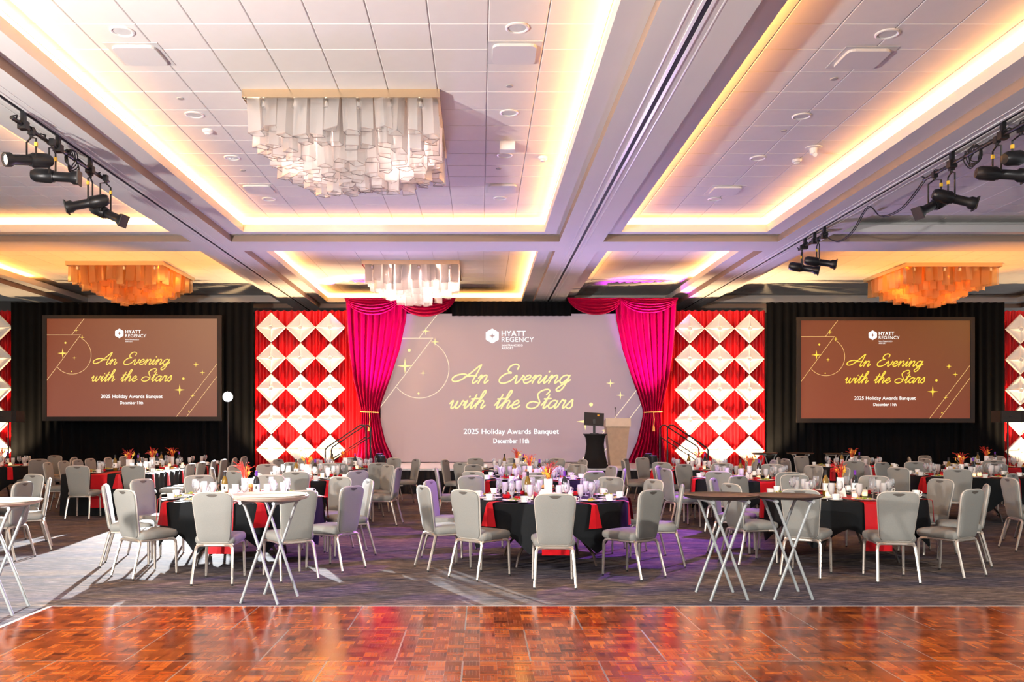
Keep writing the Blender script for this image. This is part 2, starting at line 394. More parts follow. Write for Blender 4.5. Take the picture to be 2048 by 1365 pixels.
eb = MB(); DX0, DY1 = -3.772, 7.72
eb.add([(DX0-.09,1.2,.001),(DX0,1.2,.025),(DX0,DY1,.025),(DX0-.09,DY1+.09,.001)], [(0,1,2,3)])
eb.add([(DX0-.09,DY1+.09,.001),(DX0,DY1,.025),(DX0+PW*11,DY1,.025),(DX0+PW*11+.09,DY1+.09,.001)], [(0,1,2,3)])
eb.box(DX0-.010, DX0+.010, 1.2, DY1, .0252, .027); eb.box(DX0, DX0+PW*11, DY1-.010, DY1+.006, .0252, .027)
df = struct('floor', eb.mesh('dance_floor_edge', mat('floor_edge_metal', (.70,.62,.54), .6, .0))); df['label'] = 'brown parquet dance floor with bevelled metal edge in the foreground'
for row in range(7):
    y = DY1-PW*(row+1); x = DX0; k = 0
    while x < 6.2:
        bm_, pq = half if (row % 2 == 1 and k == 0) else full[rnd.randrange(4)]
        p = obj('floor_panel', bm_, df, (x, y, 0)); tag(obj('parquet', pq, p), kind='stuff')
        x += PW/2 if (row % 2 == 1 and k == 0) else PW; k += 1

# ------------------------------------------------------------------ ceiling fittings
dl = MB(); dl.lathe([(.125,0),(.125,-.012),(.11,-.018),(.098,-.012),(.098,.0)], 24, caps=False); DLR = dl.mesh('trim_ring', M['trackwhite'], 40)
dl = MB(); dl.lathe([(.0,-.004),(.05,-.008),(.098,-.004)], 24, caps=False); DLL = dl.mesh('lens', mat('downlight_lens', (.72,.73,.72), .3, .0), 40)
DOWN = [(-3.77, 9.22), (0.39, 9.14), (0.385, 11.6), (0.38, 13.4), (0.365, 15.9), (-3.81, 11.67), (-3.83, 13.52), (-3.85, 15.96), (4.32, 9.28), (4.31, 11.73), (4.30, 13.54), (4.28, 15.96), (-9.2, 12.0)]
for i, (x, y) in enumerate(DOWN):
    where = 'the narrow coffer' if x > 2 else ('the coffer beyond the left stage lights' if x < -6 else 'the chandelier coffer, %s column' % ('near' if 0 else ('right' if x > -1.7 else 'left')))
    k = [q for q in DOWN if (q[0] > 2) == (x > 2) and (q[0] < -6) == (x < -6) and (x > 2 or (q[0] > -1.7) == (x > -1.7))].index((x, y))
    inst([('trim_ring', DLR, None), ('lens', DLL, None)], 'downlight', (x, y, ZC), 0,
         'round recessed downlight, %s nearest in %s' % (['first', 'second', 'third', 'fourth'][k], where), 'light', 'recessed downlights')
sp = MB(); rr = []
for cx, cy, a0 in ((.17,.17,0),(-.17,.17,90),(-.17,-.17,180),(.17,-.17,270)):
    for a in (0, 30, 60, 90): rr.append((cx+.07*math.cos(R(a0+a)), cy+.07*math.sin(R(a0+a))))
sp.prism(rr, -.035, 0); SPK = sp.mesh('grille', mat('grille_white', (.74,.73,.72), .6))
sp = MB(); sp.box(-.295,.295,-.295,.295,-.006,0); SPB = sp.mesh('backing_plate', mat('plate_grey', (.66,.66,.65), .5))
for (x, y, w) in ((-3.80, 9.79, 'left of the chandelier at the picture top'), (.38, 9.75, 'right of the chandelier at the picture top'), (-3.85, 15.26, 'behind the chandelier on its left'), (.39, 15.23, 'behind the chandelier on its right'), (4.31, 9.88, 'in the narrow coffer at the picture top'), (4.30, 15.36, 'in the narrow coffer near the far cove')):
    inst([('backing_plate', SPB, None), ('grille', SPK, None)], 'ceiling_speaker', (x, y, ZC), 0, 'square white ceiling grille with rounded corners '+w, 'ceiling grille', 'square ceiling grilles')
sd = MB(); sd.lathe([(.0,-.075),(.035,-.07),(.05,-.045),(.065,-.04),(.075,-.01),(.075,0)], 16); SMK = sd.mesh('smoke_detector', M['trackwhite'], 40)
for (x, y, w) in ((-3.82, 12.28, 'left of the chandelier'), (.97, 13.5, 'near the right cove of the chandelier coffer'), (4.94, 13.64, 'in the narrow coffer')):
    inst([(None, SMK, None)], 'smoke_detector', (x, y, ZC), 0, 'white domed smoke detector on the ceiling '+w, 'smoke detector', 'smoke detectors')
sd = MB(); sd.lathe([(.0,-.012),(.04,-.010),(.045,0)], 14); SPR = sd.mesh('sprinkler_cap', mat('sprinkler_grey', (.45,.44,.43), .5), 40)
for (x, y, w) in ((-3.8, 11.1, 'left of the chandelier'), (.36, 10.7, 'right of the chandelier, near'), (.30, 14.1, 'right of the chandelier, far'), (4.24, 10.48, 'in the narrow coffer, nearest'), (4.27, 12.31, 'in the narrow coffer, middle'), (-3.85, 14.2, 'left of the chandelier, far')):
    inst([(None, SPR, None)], 'sprinkler_cap', (x, y, ZC), 0, 'small flat round sprinkler cover '+w, 'sprinkler')
sc = MB(); sc.lathe([(.12,0),(.12,-.012),(.06,-.02),(.055,-.06),(.05,-.10),(.0,-.12)], 18); 
sc2 = MB(); sc2.tube([(0,0,-.09),(.0,-.07,-.13)], .032, 10)
inst([('mount', sc.mesh('mount', M['trackwhite'], 40), None), ('camera_head', sc2.mesh('camera_head', M['trackwhite'], 40), None)], 'security_camera', (4.97, 13.04, ZC), 0, 'white ceiling security camera in the narrow coffer', 'camera')
pj = MB(); pj.box(-.11,.11,-.09,.09,-.12,0); inst([(None, pj.mesh('sensor_box', M['panelwhite']), None)], 'sensor_box', (.4, 12.85, ZC), 0, 'small cream box sensor on the ceiling right of the chandelier', 'sensor')

# ------------------------------------------------------------------ chandeliers
def chandelier(cx, cy, n, label, glow, gcol):
    e = obj('chandelier', None, None, (cx, cy, ZC)); tag(e, label, 'chandelier', 'square glass chandeliers')
    h = 1.22; b = MB(); t = .03
    b.box(-h,h,-h,-h+t,-.10,0); b.box(-h,h,h-t,h,-.10,0); b.box(-h,-h+t,-h+t,h-t,-.10,0); b.box(h-t,h,-h+t,h-t,-.10,0); b.box(-h+t,h-t,-h+t,h-t,-.02,0)
    obj('frame', b.mesh('chandelier_frame', M['goldmetal']), e)
    r = random.Random(int(cx*10)+n); q = 2*(h-.03)/n
    for i in range(n):
        for j in range(n):
            x = -h+.03+q*(i+.5); y = -h+.03+q*(j+.5); m = max(abs(x), abs(y))/h
            L = .40+.52*(1-m**1.6)+r.uniform(-.07, .07)
            k = r.choice([3, 4, 4, 5, 6, 4]); a0 = r.uniform(0, 6.28); rad = q*.56*r.uniform(.85, 1.1)
            poly = [(rad*math.cos(a0+2*math.pi*c/k), rad*math.sin(a0+2*math.pi*c/k)) for c in range(k)]
            tx, ty = r.uniform(-.03, .03), r.uniform(-.03, .03)
            mb = MB(); v = [(px, py, -.03) for px, py in poly]+[(px+tx, py+ty, -L+px*r.uniform(-.25,.25)) for px, py in poly]
            mb.add(v, [(c, (c+1) % k, k+(c+1) % k, k+c) for c in range(k)])
            mb.mat(1); loop = [Vector(v[k+c]) for c in range(k)]
            if n >= 12: mb.tube(loop, .0045, 3, closed=True)
            obj('glass_tube', mb.mesh('glass_tube', [M['chand_amberlit' if 'amber' in label else 'chand'], M['glassedge']]), e, (x, y, 0))
    for i in range(6):
        mb = MB(); mb.lathe([(.05,-.10),(.055,-.19),(.04,-.20),(0,-.2)], 12); obj('lamp', mb.mesh('chandelier_lamp', M['silver'], 40), e, (-h+.25+i*.39, -h+.12, 0))
    if glow:
        for sx in (-.6, .6):
            l = lamp('chandelier_bulb', 'POINT', (cx+sx, cy, ZC-.16), glow, gcol, shadow_soft_size=.1)
M['glassedge'] = mat('glass_edge', (.20, .16, .16), .3)
chandelier(-1.72, 12.02, 12, 'large square chandelier of hanging glass tubes at the picture top', 260, (1, .82, .76))
chandelier(-1.73, 23.0, 10, 'pale glowing square chandelier above the left stage curtain', 800, (1, .8, .75))
chandelier(-9.15, 23.1, 10, 'amber-lit square chandelier above the left projection screen', 160, (1, .45, .12))
chandelier(11.97, 23.3, 10, 'amber-lit square chandelier above the right projection screen', 240, (1, .45, .12))

# ------------------------------------------------------------------ drapes and curtains
def pleated(x0, x1, y, z0, z1, folds, amp, seed, nz=6, ruffle=0):
    r = random.Random(seed); ph = [r.uniform(-.5, .5) for _ in range(folds+2)]; am = [r.uniform(.5, 1.2) for _ in range(folds+2)]
    b = MB(); nu = folds*8+1
    def fn(u, v):
        k = u*folds; i = int(k); fr = k-i
        a = am[i]*(1-fr)+am[i+1]*fr; p = ph[i]*(1-fr)+ph[i+1]*fr
        z = z0+(z1-z0)*v
        if ruffle and v > .97: a *= .4
        return (x0+(x1-x0)*u, y+amp*a*math.sin(2*math.pi*k+p+.3*v*math.sin(7*u)), z+(ruffle*math.sin(k*6.1+ph[i]) if v > .999 else 0))
    b.grid(nu, nz, fn); return b
def drape(name, label, cat, x0, x1, y, z0, z1, folds, amp, m, seed, **k):
    e = obj(name, None, None, ((x0+x1)/2, y, 0)); tag(e, label, cat)
    b = pleated(x0-(x0+x1)/2, x1-(x0+x1)/2, 0, z0, z1, folds, amp, seed, **k); obj('curtain', b.mesh('curtain', m, 80), e)
    b = MB(); b.tube([(x0-(x0+x1)/2, amp*1.6, z1-.03), (x1-(x0+x1)/2, amp*1.6, z1-.03)], .02, 8); obj('pipe', b.mesh('pipe', M['blackmetal'], 60), e)
    return e
YD = 25.3
drape('pipe_and_drape', 'tall black velour drape behind the left projection screen', 'drape', -13.45, -6.50, YD-.2, .01, 5.22, 30, .03, M['drapeblack'], 1)
drape('pipe_and_drape', 'tall black velour drape behind the right projection screen', 'drape', 8.22, 15.05, YD-.2, .01, 5.22, 30, .03, M['drapeblack'], 2)
drape('pipe_and_drape', 'red satin drape with diamond panels left of the stage', 'drape', -6.50, -3.25, YD, .01, 5.0, 17, .05, M['drapered'], 3, ruffle=.02)
drape('pipe_and_drape', 'red satin drape with diamond panels right of the stage', 'drape', 5.0, 8.25, YD, .01, 5.0, 17, .05, M['drapered'], 4, ruffle=.02)
drape('pipe_and_drape', 'red satin drape cut off at the left picture edge', 'drape', -16.2, -13.45, YD, .01, 5.0, 17, .05, M['drapered'], 5, ruffle=.02)
drape('pipe_and_drape', 'red satin drape cut off at the right picture edge', 'drape', 15.05, 17.8, YD, .01, 5.0, 17, .05, M['drapered'], 6, ruffle=.02)
drape('pipe_and_drape', 'black drape behind the centre stage screen', 'drape', -3.25, 5.0, YD+.25, .01, 5.22, 40, .04, M['drapeblack'], 7)
# diamond walls
def diamond():
    n = 37; h = .305; b = MB()
    def H(x, y):
        m = max(abs(x), abs(y))/h
        if m > .90: return .045 if m < .985 else .02
        base = .010
        # star arms run to the corners of the square
        u, v = (x+y)/math.sqrt(2), (x-y)/math.sqrt(2); r = math.hypot(x, y)
        arm = 0
        for a, c in ((abs(u), abs(v)), (abs(v), abs(u))):
            if a < .36: wd = .07*(1-a/.36)**1.5+.004; arm = max(arm, max(0, 1-c/wd))
        z = base+.060*arm
        if r < .040: z = .025
        elif r < .075: z = max(z, .070)
        return z
    b.grid(n, n, lambda u, v: ((u-.5)*2*h, (v-.5)*2*h, H((u-.5)*2*h, (v-.5)*2*h)))
    b.box(-h, h, -h, h, -.015, .012)
    me = b.mesh('diamond_panel', M['panelwhite'], 25)
    me.transform(Matrix.Rotation(R(90), 4, 'X') @ Matrix.Rotation(R(45), 4, 'Z')); return me
DIA = diamond(); DG = .878
def diamond_wall(label, xs, ztop):
    e = obj('diamond_wall', None, None, (sum(xs)/len(xs), YD-.16, 0)); tag(e, label, 'decor panel', 'walls of white diamond panels')
    for x in xs:
        for k in range(5): obj('panel', DIA, e, (x-sum(xs)/len(xs), 0, ztop-k*DG))
    b = MB()
    for x in xs: b.tube([(x-sum(xs)/len(xs), .05, .02), (x-sum(xs)/len(xs), .05, ztop+.35)], .012, 6)
    obj('mounting_rod', b.mesh('mounting_rod', M['blackmetal']), e)
diamond_wall('lattice of white star-embossed diamond panels left of the stage', (-6.00, -5.15, -4.30), 4.50)
diamond_wall('lattice of white star-embossed diamond panels right of the stage', (6.02, 6.88, 7.74), 4.47)
diamond_wall('lattice of golden diamond panels cut by the left picture edge', (-15.6, -14.74, -13.86), 4.50)
diamond_wall('lattice of golden diamond panels cut by the right picture edge', (15.52, 16.38, 17.24), 4.45)
# crimson stage curtains: profile (z, inner x, outer x) mirrored about the stage centre
SCX = .885; YC = 24.85
PROF = [(5.27,-2.07,-3.80),(4.7,-2.10,-3.78),(3.85,-2.28,-3.72),(3.0,-2.56,-3.60),(2.42,-2.77,-3.46),(2.12,-2.86,-3.38),(1.98,-2.86,-3.37),(1.6,-2.78,-3.40),(1.2,-2.68,-3.44),(.62,-2.40,-3.52)]
def lerp_prof(z):
    for (a, b) in zip(PROF, PROF[1:]):
        if b[0] <= z <= a[0]:
            t = (a[0]-z)/(a[0]-b[0]); t2 = t*t*(3-2*t) if False else t
            return a[1]+(b[1]-a[1])*t2, a[2]+(b[2]-a[2])*t2
    return PROF[-1][1:]
def stage_curtain(side, label):
    e = obj('stage_curtain', None, None, (SCX, YC, 0)); tag(e, label, 'curtain', 'crimson stage curtains')
    b = MB(); folds = 9; r = random.Random(11+side); ph = [r.uniform(-.6,.6) for _ in range(folds+2)]
    def fn(u, v):
        z = 5.27-(5.27-.62)*v; xi, xo = lerp_prof(z); xi -= SCX-.885; 
        tight = min(1, abs(xi-xo)/1.7); k = u*folds; i = int(k)
        y = (.035+.075*tight)*math.sin(2*math.pi*k+ph[i]*.5)+.05*math.sin(5*u+3*v)
        x = xi+(xo-xi)*u
        return (side*(-(x+.0)) if side > 0 else x, y, z)
    # x is given for the left curtain relative to the stage centre below
    b.grid(folds*8+1, 40, lambda u, v: (lambda p: (p[0], p[1], p[2]))(fn(u, v)), flip=side > 0)
    me = b.mesh('curtain', M['drapepink'], 80)
    me.transform(Matrix.Translation((-.885 if side < 0 else .885, 0, 0)))
    obj('curtain', me, e)
    # gold tie-back cord with a hanging tassel
    zt = 2.05; a = -2.86-.885; o = -3.38-.885
    pts = [((a if side < 0 else -a)+((o-a)*(1 if side < 0 else -1))*t, -.13-.05*math.sin(math.pi*t), zt+.03*t) for t in [k/8 for k in range(9)]]
    b = MB(); b.tube(pts, .018, 6); obj('tie_cord', b.mesh('tie_cord', M['goldcord'], 60), e)
    mx = ((a+o)/2)*(1 if side < 0 else -1)
    b = MB(); b.tube([(mx, -.19, zt), (mx+.02, -.2, zt-.2), (mx, -.2, zt-.38)], [.01,.012,.012], 6); b.lathe([(.012,0),(.03,-.05),(.045,-.17),(0,-.17)], 8, Matrix.Translation((mx, -.2, zt-.36)))
    obj('tassel', b.mesh('tassel', M['goldcord'], 60), e)
stage_curtain(-1, 'crimson stage curtain tied back left of the centre screen')
stage_curtain(1, 'crimson stage curtain tied back right of the centre screen')
def swag(xa, xb, depth, label, lean):
    b = MB(); zt = 5.29
    def fn(u, v):
        prof = (4*u*(1-u))**.62
        z = zt-depth*v*prof - .02*math.sin(math.pi*u)*(1-v)
        fold = math.sin(v*2*math.pi*6)*.05*prof
        x = xa+(xb-xa)*u+lean*v*prof*.15
        # the sides gather towards the top corners
        return (x-(xa+xb)/2, -.06-.16*prof*(1-(2*v-1)**2*.6)+fold, z)
    b.grid(41, 49, fn, flip=True)
    inst([(None, b.mesh('swag', M['drapepink'], 80), None)], 'curtain_swag', ((xa+xb)/2, YC-.12, 0), 0, label, 'swag', 'crimson valance swags')
swag(-3.83, -2.28, .50, 'outer draped swag over the left crimson curtain', .3)
swag(-2.32, -.68, .55, 'inner draped swag over the left corner of the centre screen', -.3)
swag(2.45, 4.0, .50, 'inner draped swag over the right corner of the centre screen', .3)
swag(3.96, 5.60, .45, 'outer draped swag over the right crimson curtain', -.3)
b = MB(); b.grid(81, 3, lambda u, v: (-1.7+3.4*u, .03*math.sin(u*120), 5.22-.42*v), flip=True)
b2 = MB(); b2.tube([(-3.95,.25,5.2),(3.95,.25,5.2)], .02, 8); b3 = MB(); b3.tube([(-3.95,.25,.005),(-3.95,.25,5.2)], .02, 8); b4 = MB(); b4.tube([(3.95,.25,.005),(3.95,.25,5.2)], .02, 8)
inst([('cloth', b.mesh('valance', M['drapeblack'], 80), None), ('crossbar', b2.mesh('crossbar', M['blackmetal'], 60), None), ('upright', b3.mesh('upright', M['blackmetal'], 60), None), ('upright', b4.mesh('upright', M['blackmetal'], 60), None)], 'black_valance', (.9, YC+.05, 0), 0, 'black gathered valance above the centre screen', 'valance')

# ------------------------------------------------------------------ projection screens
def emis(name, col, s):
    m = bpy.data.materials.new(name); m.use_nodes = True; nt = m.node_tree; nt.nodes.remove(nt.nodes['Principled BSDF'])
    e = nt.nodes.new('ShaderNodeEmission'); e.inputs[0].default_value = (*col, 1); e.inputs[1].default_value = s
    nt.links.new(e.outputs[0], nt.nodes['Material Output'].inputs[0]); m.cycles.emission_sampling = 'NONE'; return m
def screen_bg(name, tl, tr, bl, br, s, refl=(.02, .017, .017)):
    m = bpy.data.materials.new(name); m.use_nodes = True; nt = m.node_tree; N = nt.nodes; L = nt.links
    b = N['Principled BSDF']; b.inputs['Base Color'].default_value = (*refl, 1); b.inputs['Roughness'].default_value = .7
    tc = N.new('ShaderNodeTexCoord'); sx = N.new('ShaderNodeSeparateXYZ'); L.new(tc.outputs['Generated'], sx.inputs[0])
    def mix(f, a, c):
        x = N.new('ShaderNodeMix'); x.data_type = 'RGBA'; L.new(f, x.inputs[0])
        for i, q in ((6, a), (7, c)):
            if isinstance(q, tuple): x.inputs[i].default_value = (*q, 1)
            else: L.new(q, x.inputs[i])
        return x.outputs[2]
    top = mix(sx.outputs[0], tl, tr); bot = mix(sx.outputs[0], bl, br); c = mix(sx.outputs[2], bot, top)
    L.new(c, b.inputs['Emission Color']); b.inputs['Emission Strength'].default_value = s; return m
def ribbon(b, pts, w, y):
    pts = [Vector((p[0], p[1], 0)) for p in pts]; k = len(pts); v = []
    for i in range(k):
        t = (pts[min(i+1, k-1)]-pts[max(i-1, 0)]).normalized(); n = Vector((-t.y, t.x, 0))*w/2
        a, c = pts[i]+n, pts[i]-n; v += [(a.x, y, a.y), (c.x, y, c.y)]
    b.add(v, [(2*i, 2*i+1, 2*i+3, 2*i+2) for i in range(k-1)])
    for p in (pts[0], pts[-1]):
        c = [(p.x+w/2*math.cos(a*math.pi/4), y, p.y+w/2*math.sin(a*math.pi/4)) for a in range(8)]; b.add(c, [tuple(reversed(range(8)))])
GL = {
 'A': ([[(.55,.85),(-.1,1.15),(-.75,.95),(-.95,.5),(-.6,.2),(-.05,.45),(.5,1.3),(.95,2.15),(1.1,2.3)],[(1.1,2.3),(1.08,1.2),(1.05,.3),(1.2,.0),(1.45,.3)],[(.1,.8),(.6,.92),(1.15,.9)]], 1.45),
 'E': ([[(1.25,1.75),(1.2,2.2),(.8,2.38),(.45,2.1),(.45,1.55),(.85,1.3),(.4,1.2),(.05,.65),(.2,.12),(.65,0),(1.1,.25),(1.35,.65)]], 1.3),
 'S': ([[(1.15,1.75),(1.3,2.15),(1.0,2.4),(.5,2.2),(.3,1.75),(.55,1.25),(.85,.75),(.75,.2),(.3,-.02),(-.2,.2),(-.2,.65),(.2,.85),(.7,.7)]], 1.15),
 'n': ([[(0,.6),(.12,.98),(.22,.85),(.2,0)],[(.2,.45),(.42,.92),(.62,.98),(.72,.75),(.7,.2),(.82,0),(1.02,.35)]], 1.0),
 'v': ([[(0,.6),(.14,.98),(.25,.75),(.35,.1),(.48,0),(.66,.3),(.78,.85),(.72,1.0),(.9,.85)]], .92),
 'e': ([[(0,.4),(.4,.5),(.62,.75),(.45,1),(.2,.85),(.12,.45),(.25,.08),(.5,0),(.75,.2),(.86,.4)]], .84),
 'i': ([[(0,.4),(.2,.98),(.2,.25),(.32,0),(.55,.4)],[(.24,1.42),(.25,1.5)]], .53),
 'g': ([[(.75,.85),(.5,1),(.2,.85),(.1,.4),(.3,.03),(.55,.15),(.75,.6),(.8,1),(.76,-.5),(.5,-1.0),(.2,-.8),(.45,-.3),(1.05,.4)]], 1.0),
 'w': ([[(0,.6),(.14,.98),(.22,.8),(.25,.2),(.4,0),(.58,.25),(.66,.95),(.68,.25),(.84,0),(1.05,.3),(1.12,.95),(1.3,.82),(1.42,.85)]], 1.35),
 't': ([[(0,.4),(.25,1.2),(.3,1.75),(.26,.3),(.38,0),(.62,.4)],[(.0,1.18),(.62,1.24)]], .6),
 'h': ([[(0,.4),(.35,1.4),(.45,2.05),(.32,2.25),(.2,1.8),(.18,0)],[(.18,.45),(.4,.92),(.6,.98),(.7,.75),(.68,.2),(.8,0),(1.0,.4)]], .98),
 'a': ([[(.75,.85),(.5,1),(.2,.85),(.1,.4),(.3,.02),(.55,.15),(.74,.6),(.78,1),(.76,.25),(.88,0),(1.06,.35)]], 1.04),
 'r': ([[(0,.4),(.15,1.1),(.3,.95),(.5,.98),(.48,.3),(.6,0),(.8,.35)]], .78),
 's': ([[(0,.35),(.32,1.1),(.45,.75),(.58,.3),(.4,0),(.1,.12)]], .7),
}
def script_text(words, x0, x1, base, xh, w):
    strokes = []; x = 0
    for wd in words.split(' '):
        for ch in wd:
            st, adv = GL[ch]
            for s in st: strokes.append([(x+p[0], p[1]) for p in s])
            x += adv
        x += .95
    strokes = [[(p[0]+.38*p[1], p[1]) for p in s] for s in strokes]
    lo = min(p[0] for s in strokes for p in s); hi = max(p[0] for s in strokes for p in s); k = (x1-x0)/(hi-lo)
    b = MB()
    for s in strokes:
        pts = catmull([(x0+(p[0]-lo)*k, base+p[1]*xh, 0) for p in s], 6) if len(s) > 2 else [Vector((x0+(p[0]-lo)*k, base+p[1]*xh, 0)) for p in s]
        ribbon(b, pts, w, 0)
    return b
def text_mesh(txt, bold=0.0, space=1.0):
    c = bpy.data.curves.new('lettering', 'FONT'); c.body = txt; c.size = 1; c.offset = bold; c.space_character = space; c.resolution_u = 3
    o = bpy.data.objects.new('lettering', c); COL.objects.link(o); bpy.context.view_layer.update()
    me = bpy.data.meshes.new_from_object(o.evaluated_get(bpy.context.evaluated_depsgraph_get())); bpy.data.objects.remove(o)
    xs = [v.co.x for v in me.vertices]; ys = [v.co.y for v in me.vertices]
    return me, min(xs), max(xs), min(ys), max(ys)
def fit_text(txt, x0, x1, z0, z1, m, **k):
    me, a, b_, c, d = text_mesh(txt, **k)
    for v in me.vertices: v.co = Vector((x0+(v.co.x-a)/(b_-a)*(x1-x0), 0, z0+(v.co.y-c)/(d-c)*(z1-z0)))
    me.materials.clear(); me.materials.append(m); return me
def screen(name, label, cx, cy, z0, Wd, Hd, bgm, gold, goldline, white, border):
    """all artwork is set in screen fractions (u right, v down) taken to metres"""
    e = obj(name, None, None, (cx-Wd/2, cy, z0)); tag(e, label, 'screen', 'projection screens')
    X = lambda u: u*Wd
    Z = lambda v: (1-v)*Hd
    b = MB(); b.box(0, Wd, 0, .015, 0, Hd); obj('screen_surface', b.mesh('screen_surface', bgm), e)
    if border:
        t = border; b = MB(); b.box(-t, Wd+t, -.03, .04, Hd, Hd+t*.8); b.box(-t, Wd+t, -.03, .04, -t, 0); b.box(-t, 0, -.03, .04, 0, Hd); b.box(Wd, Wd+t, -.03, .04, 0, Hd); b.box(-t, Wd+t, .02, .04, 0, Hd)
        obj('screen_frame', b.mesh('screen_frame', M['screenframe']), e)
        for u in (.08, .92):
            b = MB(); b.box(u*Wd-.025, u*Wd+.025, .04, .08, -z0, Hd*.5); obj('support_leg', b.mesh('support_leg', M['drapeblack']), e)
    y = -.004; lw = Wd*.0028
    lines = [[(.218,.0),(.147,.162)],[(0,.165),(.199,.165)],[(.193,.176),(.0,.628)],[(1,.457),(.76,1)],[(1,.586),(.82,1)]]
    for l in lines:
        b = MB(); ribbon(b, [(X(u), Z(v)) for u, v in l], lw, y); obj('gold_line', b.mesh('gold_line', goldline), e)
    b = MB(); ribbon(b, [(X(.148)+.112*Wd*math.cos(R(-a)), Z(.3705)+.112*Wd*math.sin(R(-a))) for a in range(-60, 143, 4)], lw, y); obj('gold_arc', b.mesh('gold_arc', goldline), e)
    for (u, v, r) in ((.0926,.352,.030),(.172,.117,.016),(.207,.19,.016),(.161,.4,.013),(.8747,.468,.017),(.9128,.55,.017),(.779,.727,.034),(.8556,.786,.015)):
        b = MB(); r *= Wd; pts = []
        for k in range(16):
            a = k*math.pi/8; rr = r if k % 4 == 0 else (r*.20 if k % 4 == 2 else r*.30)
            pts.append((X(u)+rr*math.cos(a), y-.001, Z(v)+rr*math.sin(a)))
        b.add(pts, [tuple(reversed(range(16)))]); obj('star', b.mesh('star', gold), e)
    for (u, v, r) in ((.109,.246,.006),(.1444,.538,.004),(.801,.612,.0075),(.8338,.943,.004)):
        b = MB(); b.add([(X(u)+r*Wd*math.cos(k*math.pi/6), y-.001, Z(v)+r*Wd*math.sin(k*math.pi/6)) for k in range(12)], [tuple(reversed(range(12)))]); obj('dot', b.mesh('dot', gold), e)
    hx, hz, hr = X(.425), Z(.150), Wd*.0285
    b = MB(); b.add([(hx+hr*math.sin(k*math.pi/3), y, hz+hr*math.cos(k*math.pi/3)) for k in range(6)], [tuple(range(6))]); lg = obj('logo', b.mesh('logo_hexagon', white), e)
    b = MB(); b.add([(hx+(hr*.42 if k % 2 == 0 else hr*.14)*math.cos(k*math.pi/4), y-.002, hz+(hr*.42 if k % 2 == 0 else hr*.14)*math.sin(k*math.pi/4)) for k in range(8)], [tuple(reversed(range(8)))]); obj('logo_star', b.mesh('logo_star', bgm), lg)
    for (t, u0, u1, v0, v1, k) in (('HYATT',.4605,.552,.150,.115,dict(bold=.02, space=1.1)),('REGENCY',.4605,.583,.190,.158,dict(bold=0, space=1.05)),('SAN FRANCISCO',.4605,.541,.2195,.206,dict(bold=.01, space=1.1)),('AIRPORT',.4605,.505,.2390,.2255,dict(bold=.01, space=1.1)),
                               ('2025 Holiday Awards Banquet',.316,.679,.822,.775,dict(bold=.012)),('December 11th',.429,.565,.874,.841,dict(bold=.016))):
        o = obj('lettering', fit_text(t, X(u0), X(u1), Z(v0), Z(v1), white, **k), e, (0, y, 0))
    xh = Hd*.0535
    o = obj('script_lettering', script_text('An Evening', X(.272), X(.722), Z(.468), xh, Wd*.0056).mesh('script', gold), e, (0, y, 0))
    o = obj('script_lettering', script_text('with the Stars', X(.264), X(.730), Z(.638), xh, Wd*.0056).mesh('script', gold), e, (0, y, 0))
    return e
screen('projection_screen', 'large pale lilac projection screen at the centre of the stage', .92, 25.18, .63, 7.56, 4.27,
       screen_bg('screen_centre', (.48,.33,.31), (.42,.31,.40), (.44,.26,.25), (.33,.24,.34), .48, (.18, .155, .155)), emis('gold_c', (1,.80,.36), .95), emis('goldline_c', (1,.80,.58), .8), emis('white_c', (1,.97,.95), 1.0), 0)
screen('projection_screen', 'brown projection screen in a black frame on the left drape', -9.80, 24.65, 1.93, 4.80, 2.76,
       screen_bg('screen_left', (.27,.055,.018), (.42,.20,.11), (.33,.09,.055), (.34,.13,.09), .62), emis('gold_l', (1,.70,.14), .95), emis('goldline_l', (1,.65,.3), .75), emis('white_l', (1,.97,.92), 1.0), .12)
screen('projection_screen', 'rust projection screen in a black frame on the right drape', 11.42, 24.65, 1.88, 4.77, 2.76,
       screen_bg('screen_right', (.27,.05,.014), (.25,.085,.018), (.38,.075,.03), (.27,.055,.025), .58), emis('gold_r', (1,.68,.07), .95), emis('goldline_r', (1,.62,.22), .75), emis('white_r', (1,.96,.88), 1.0), .12)

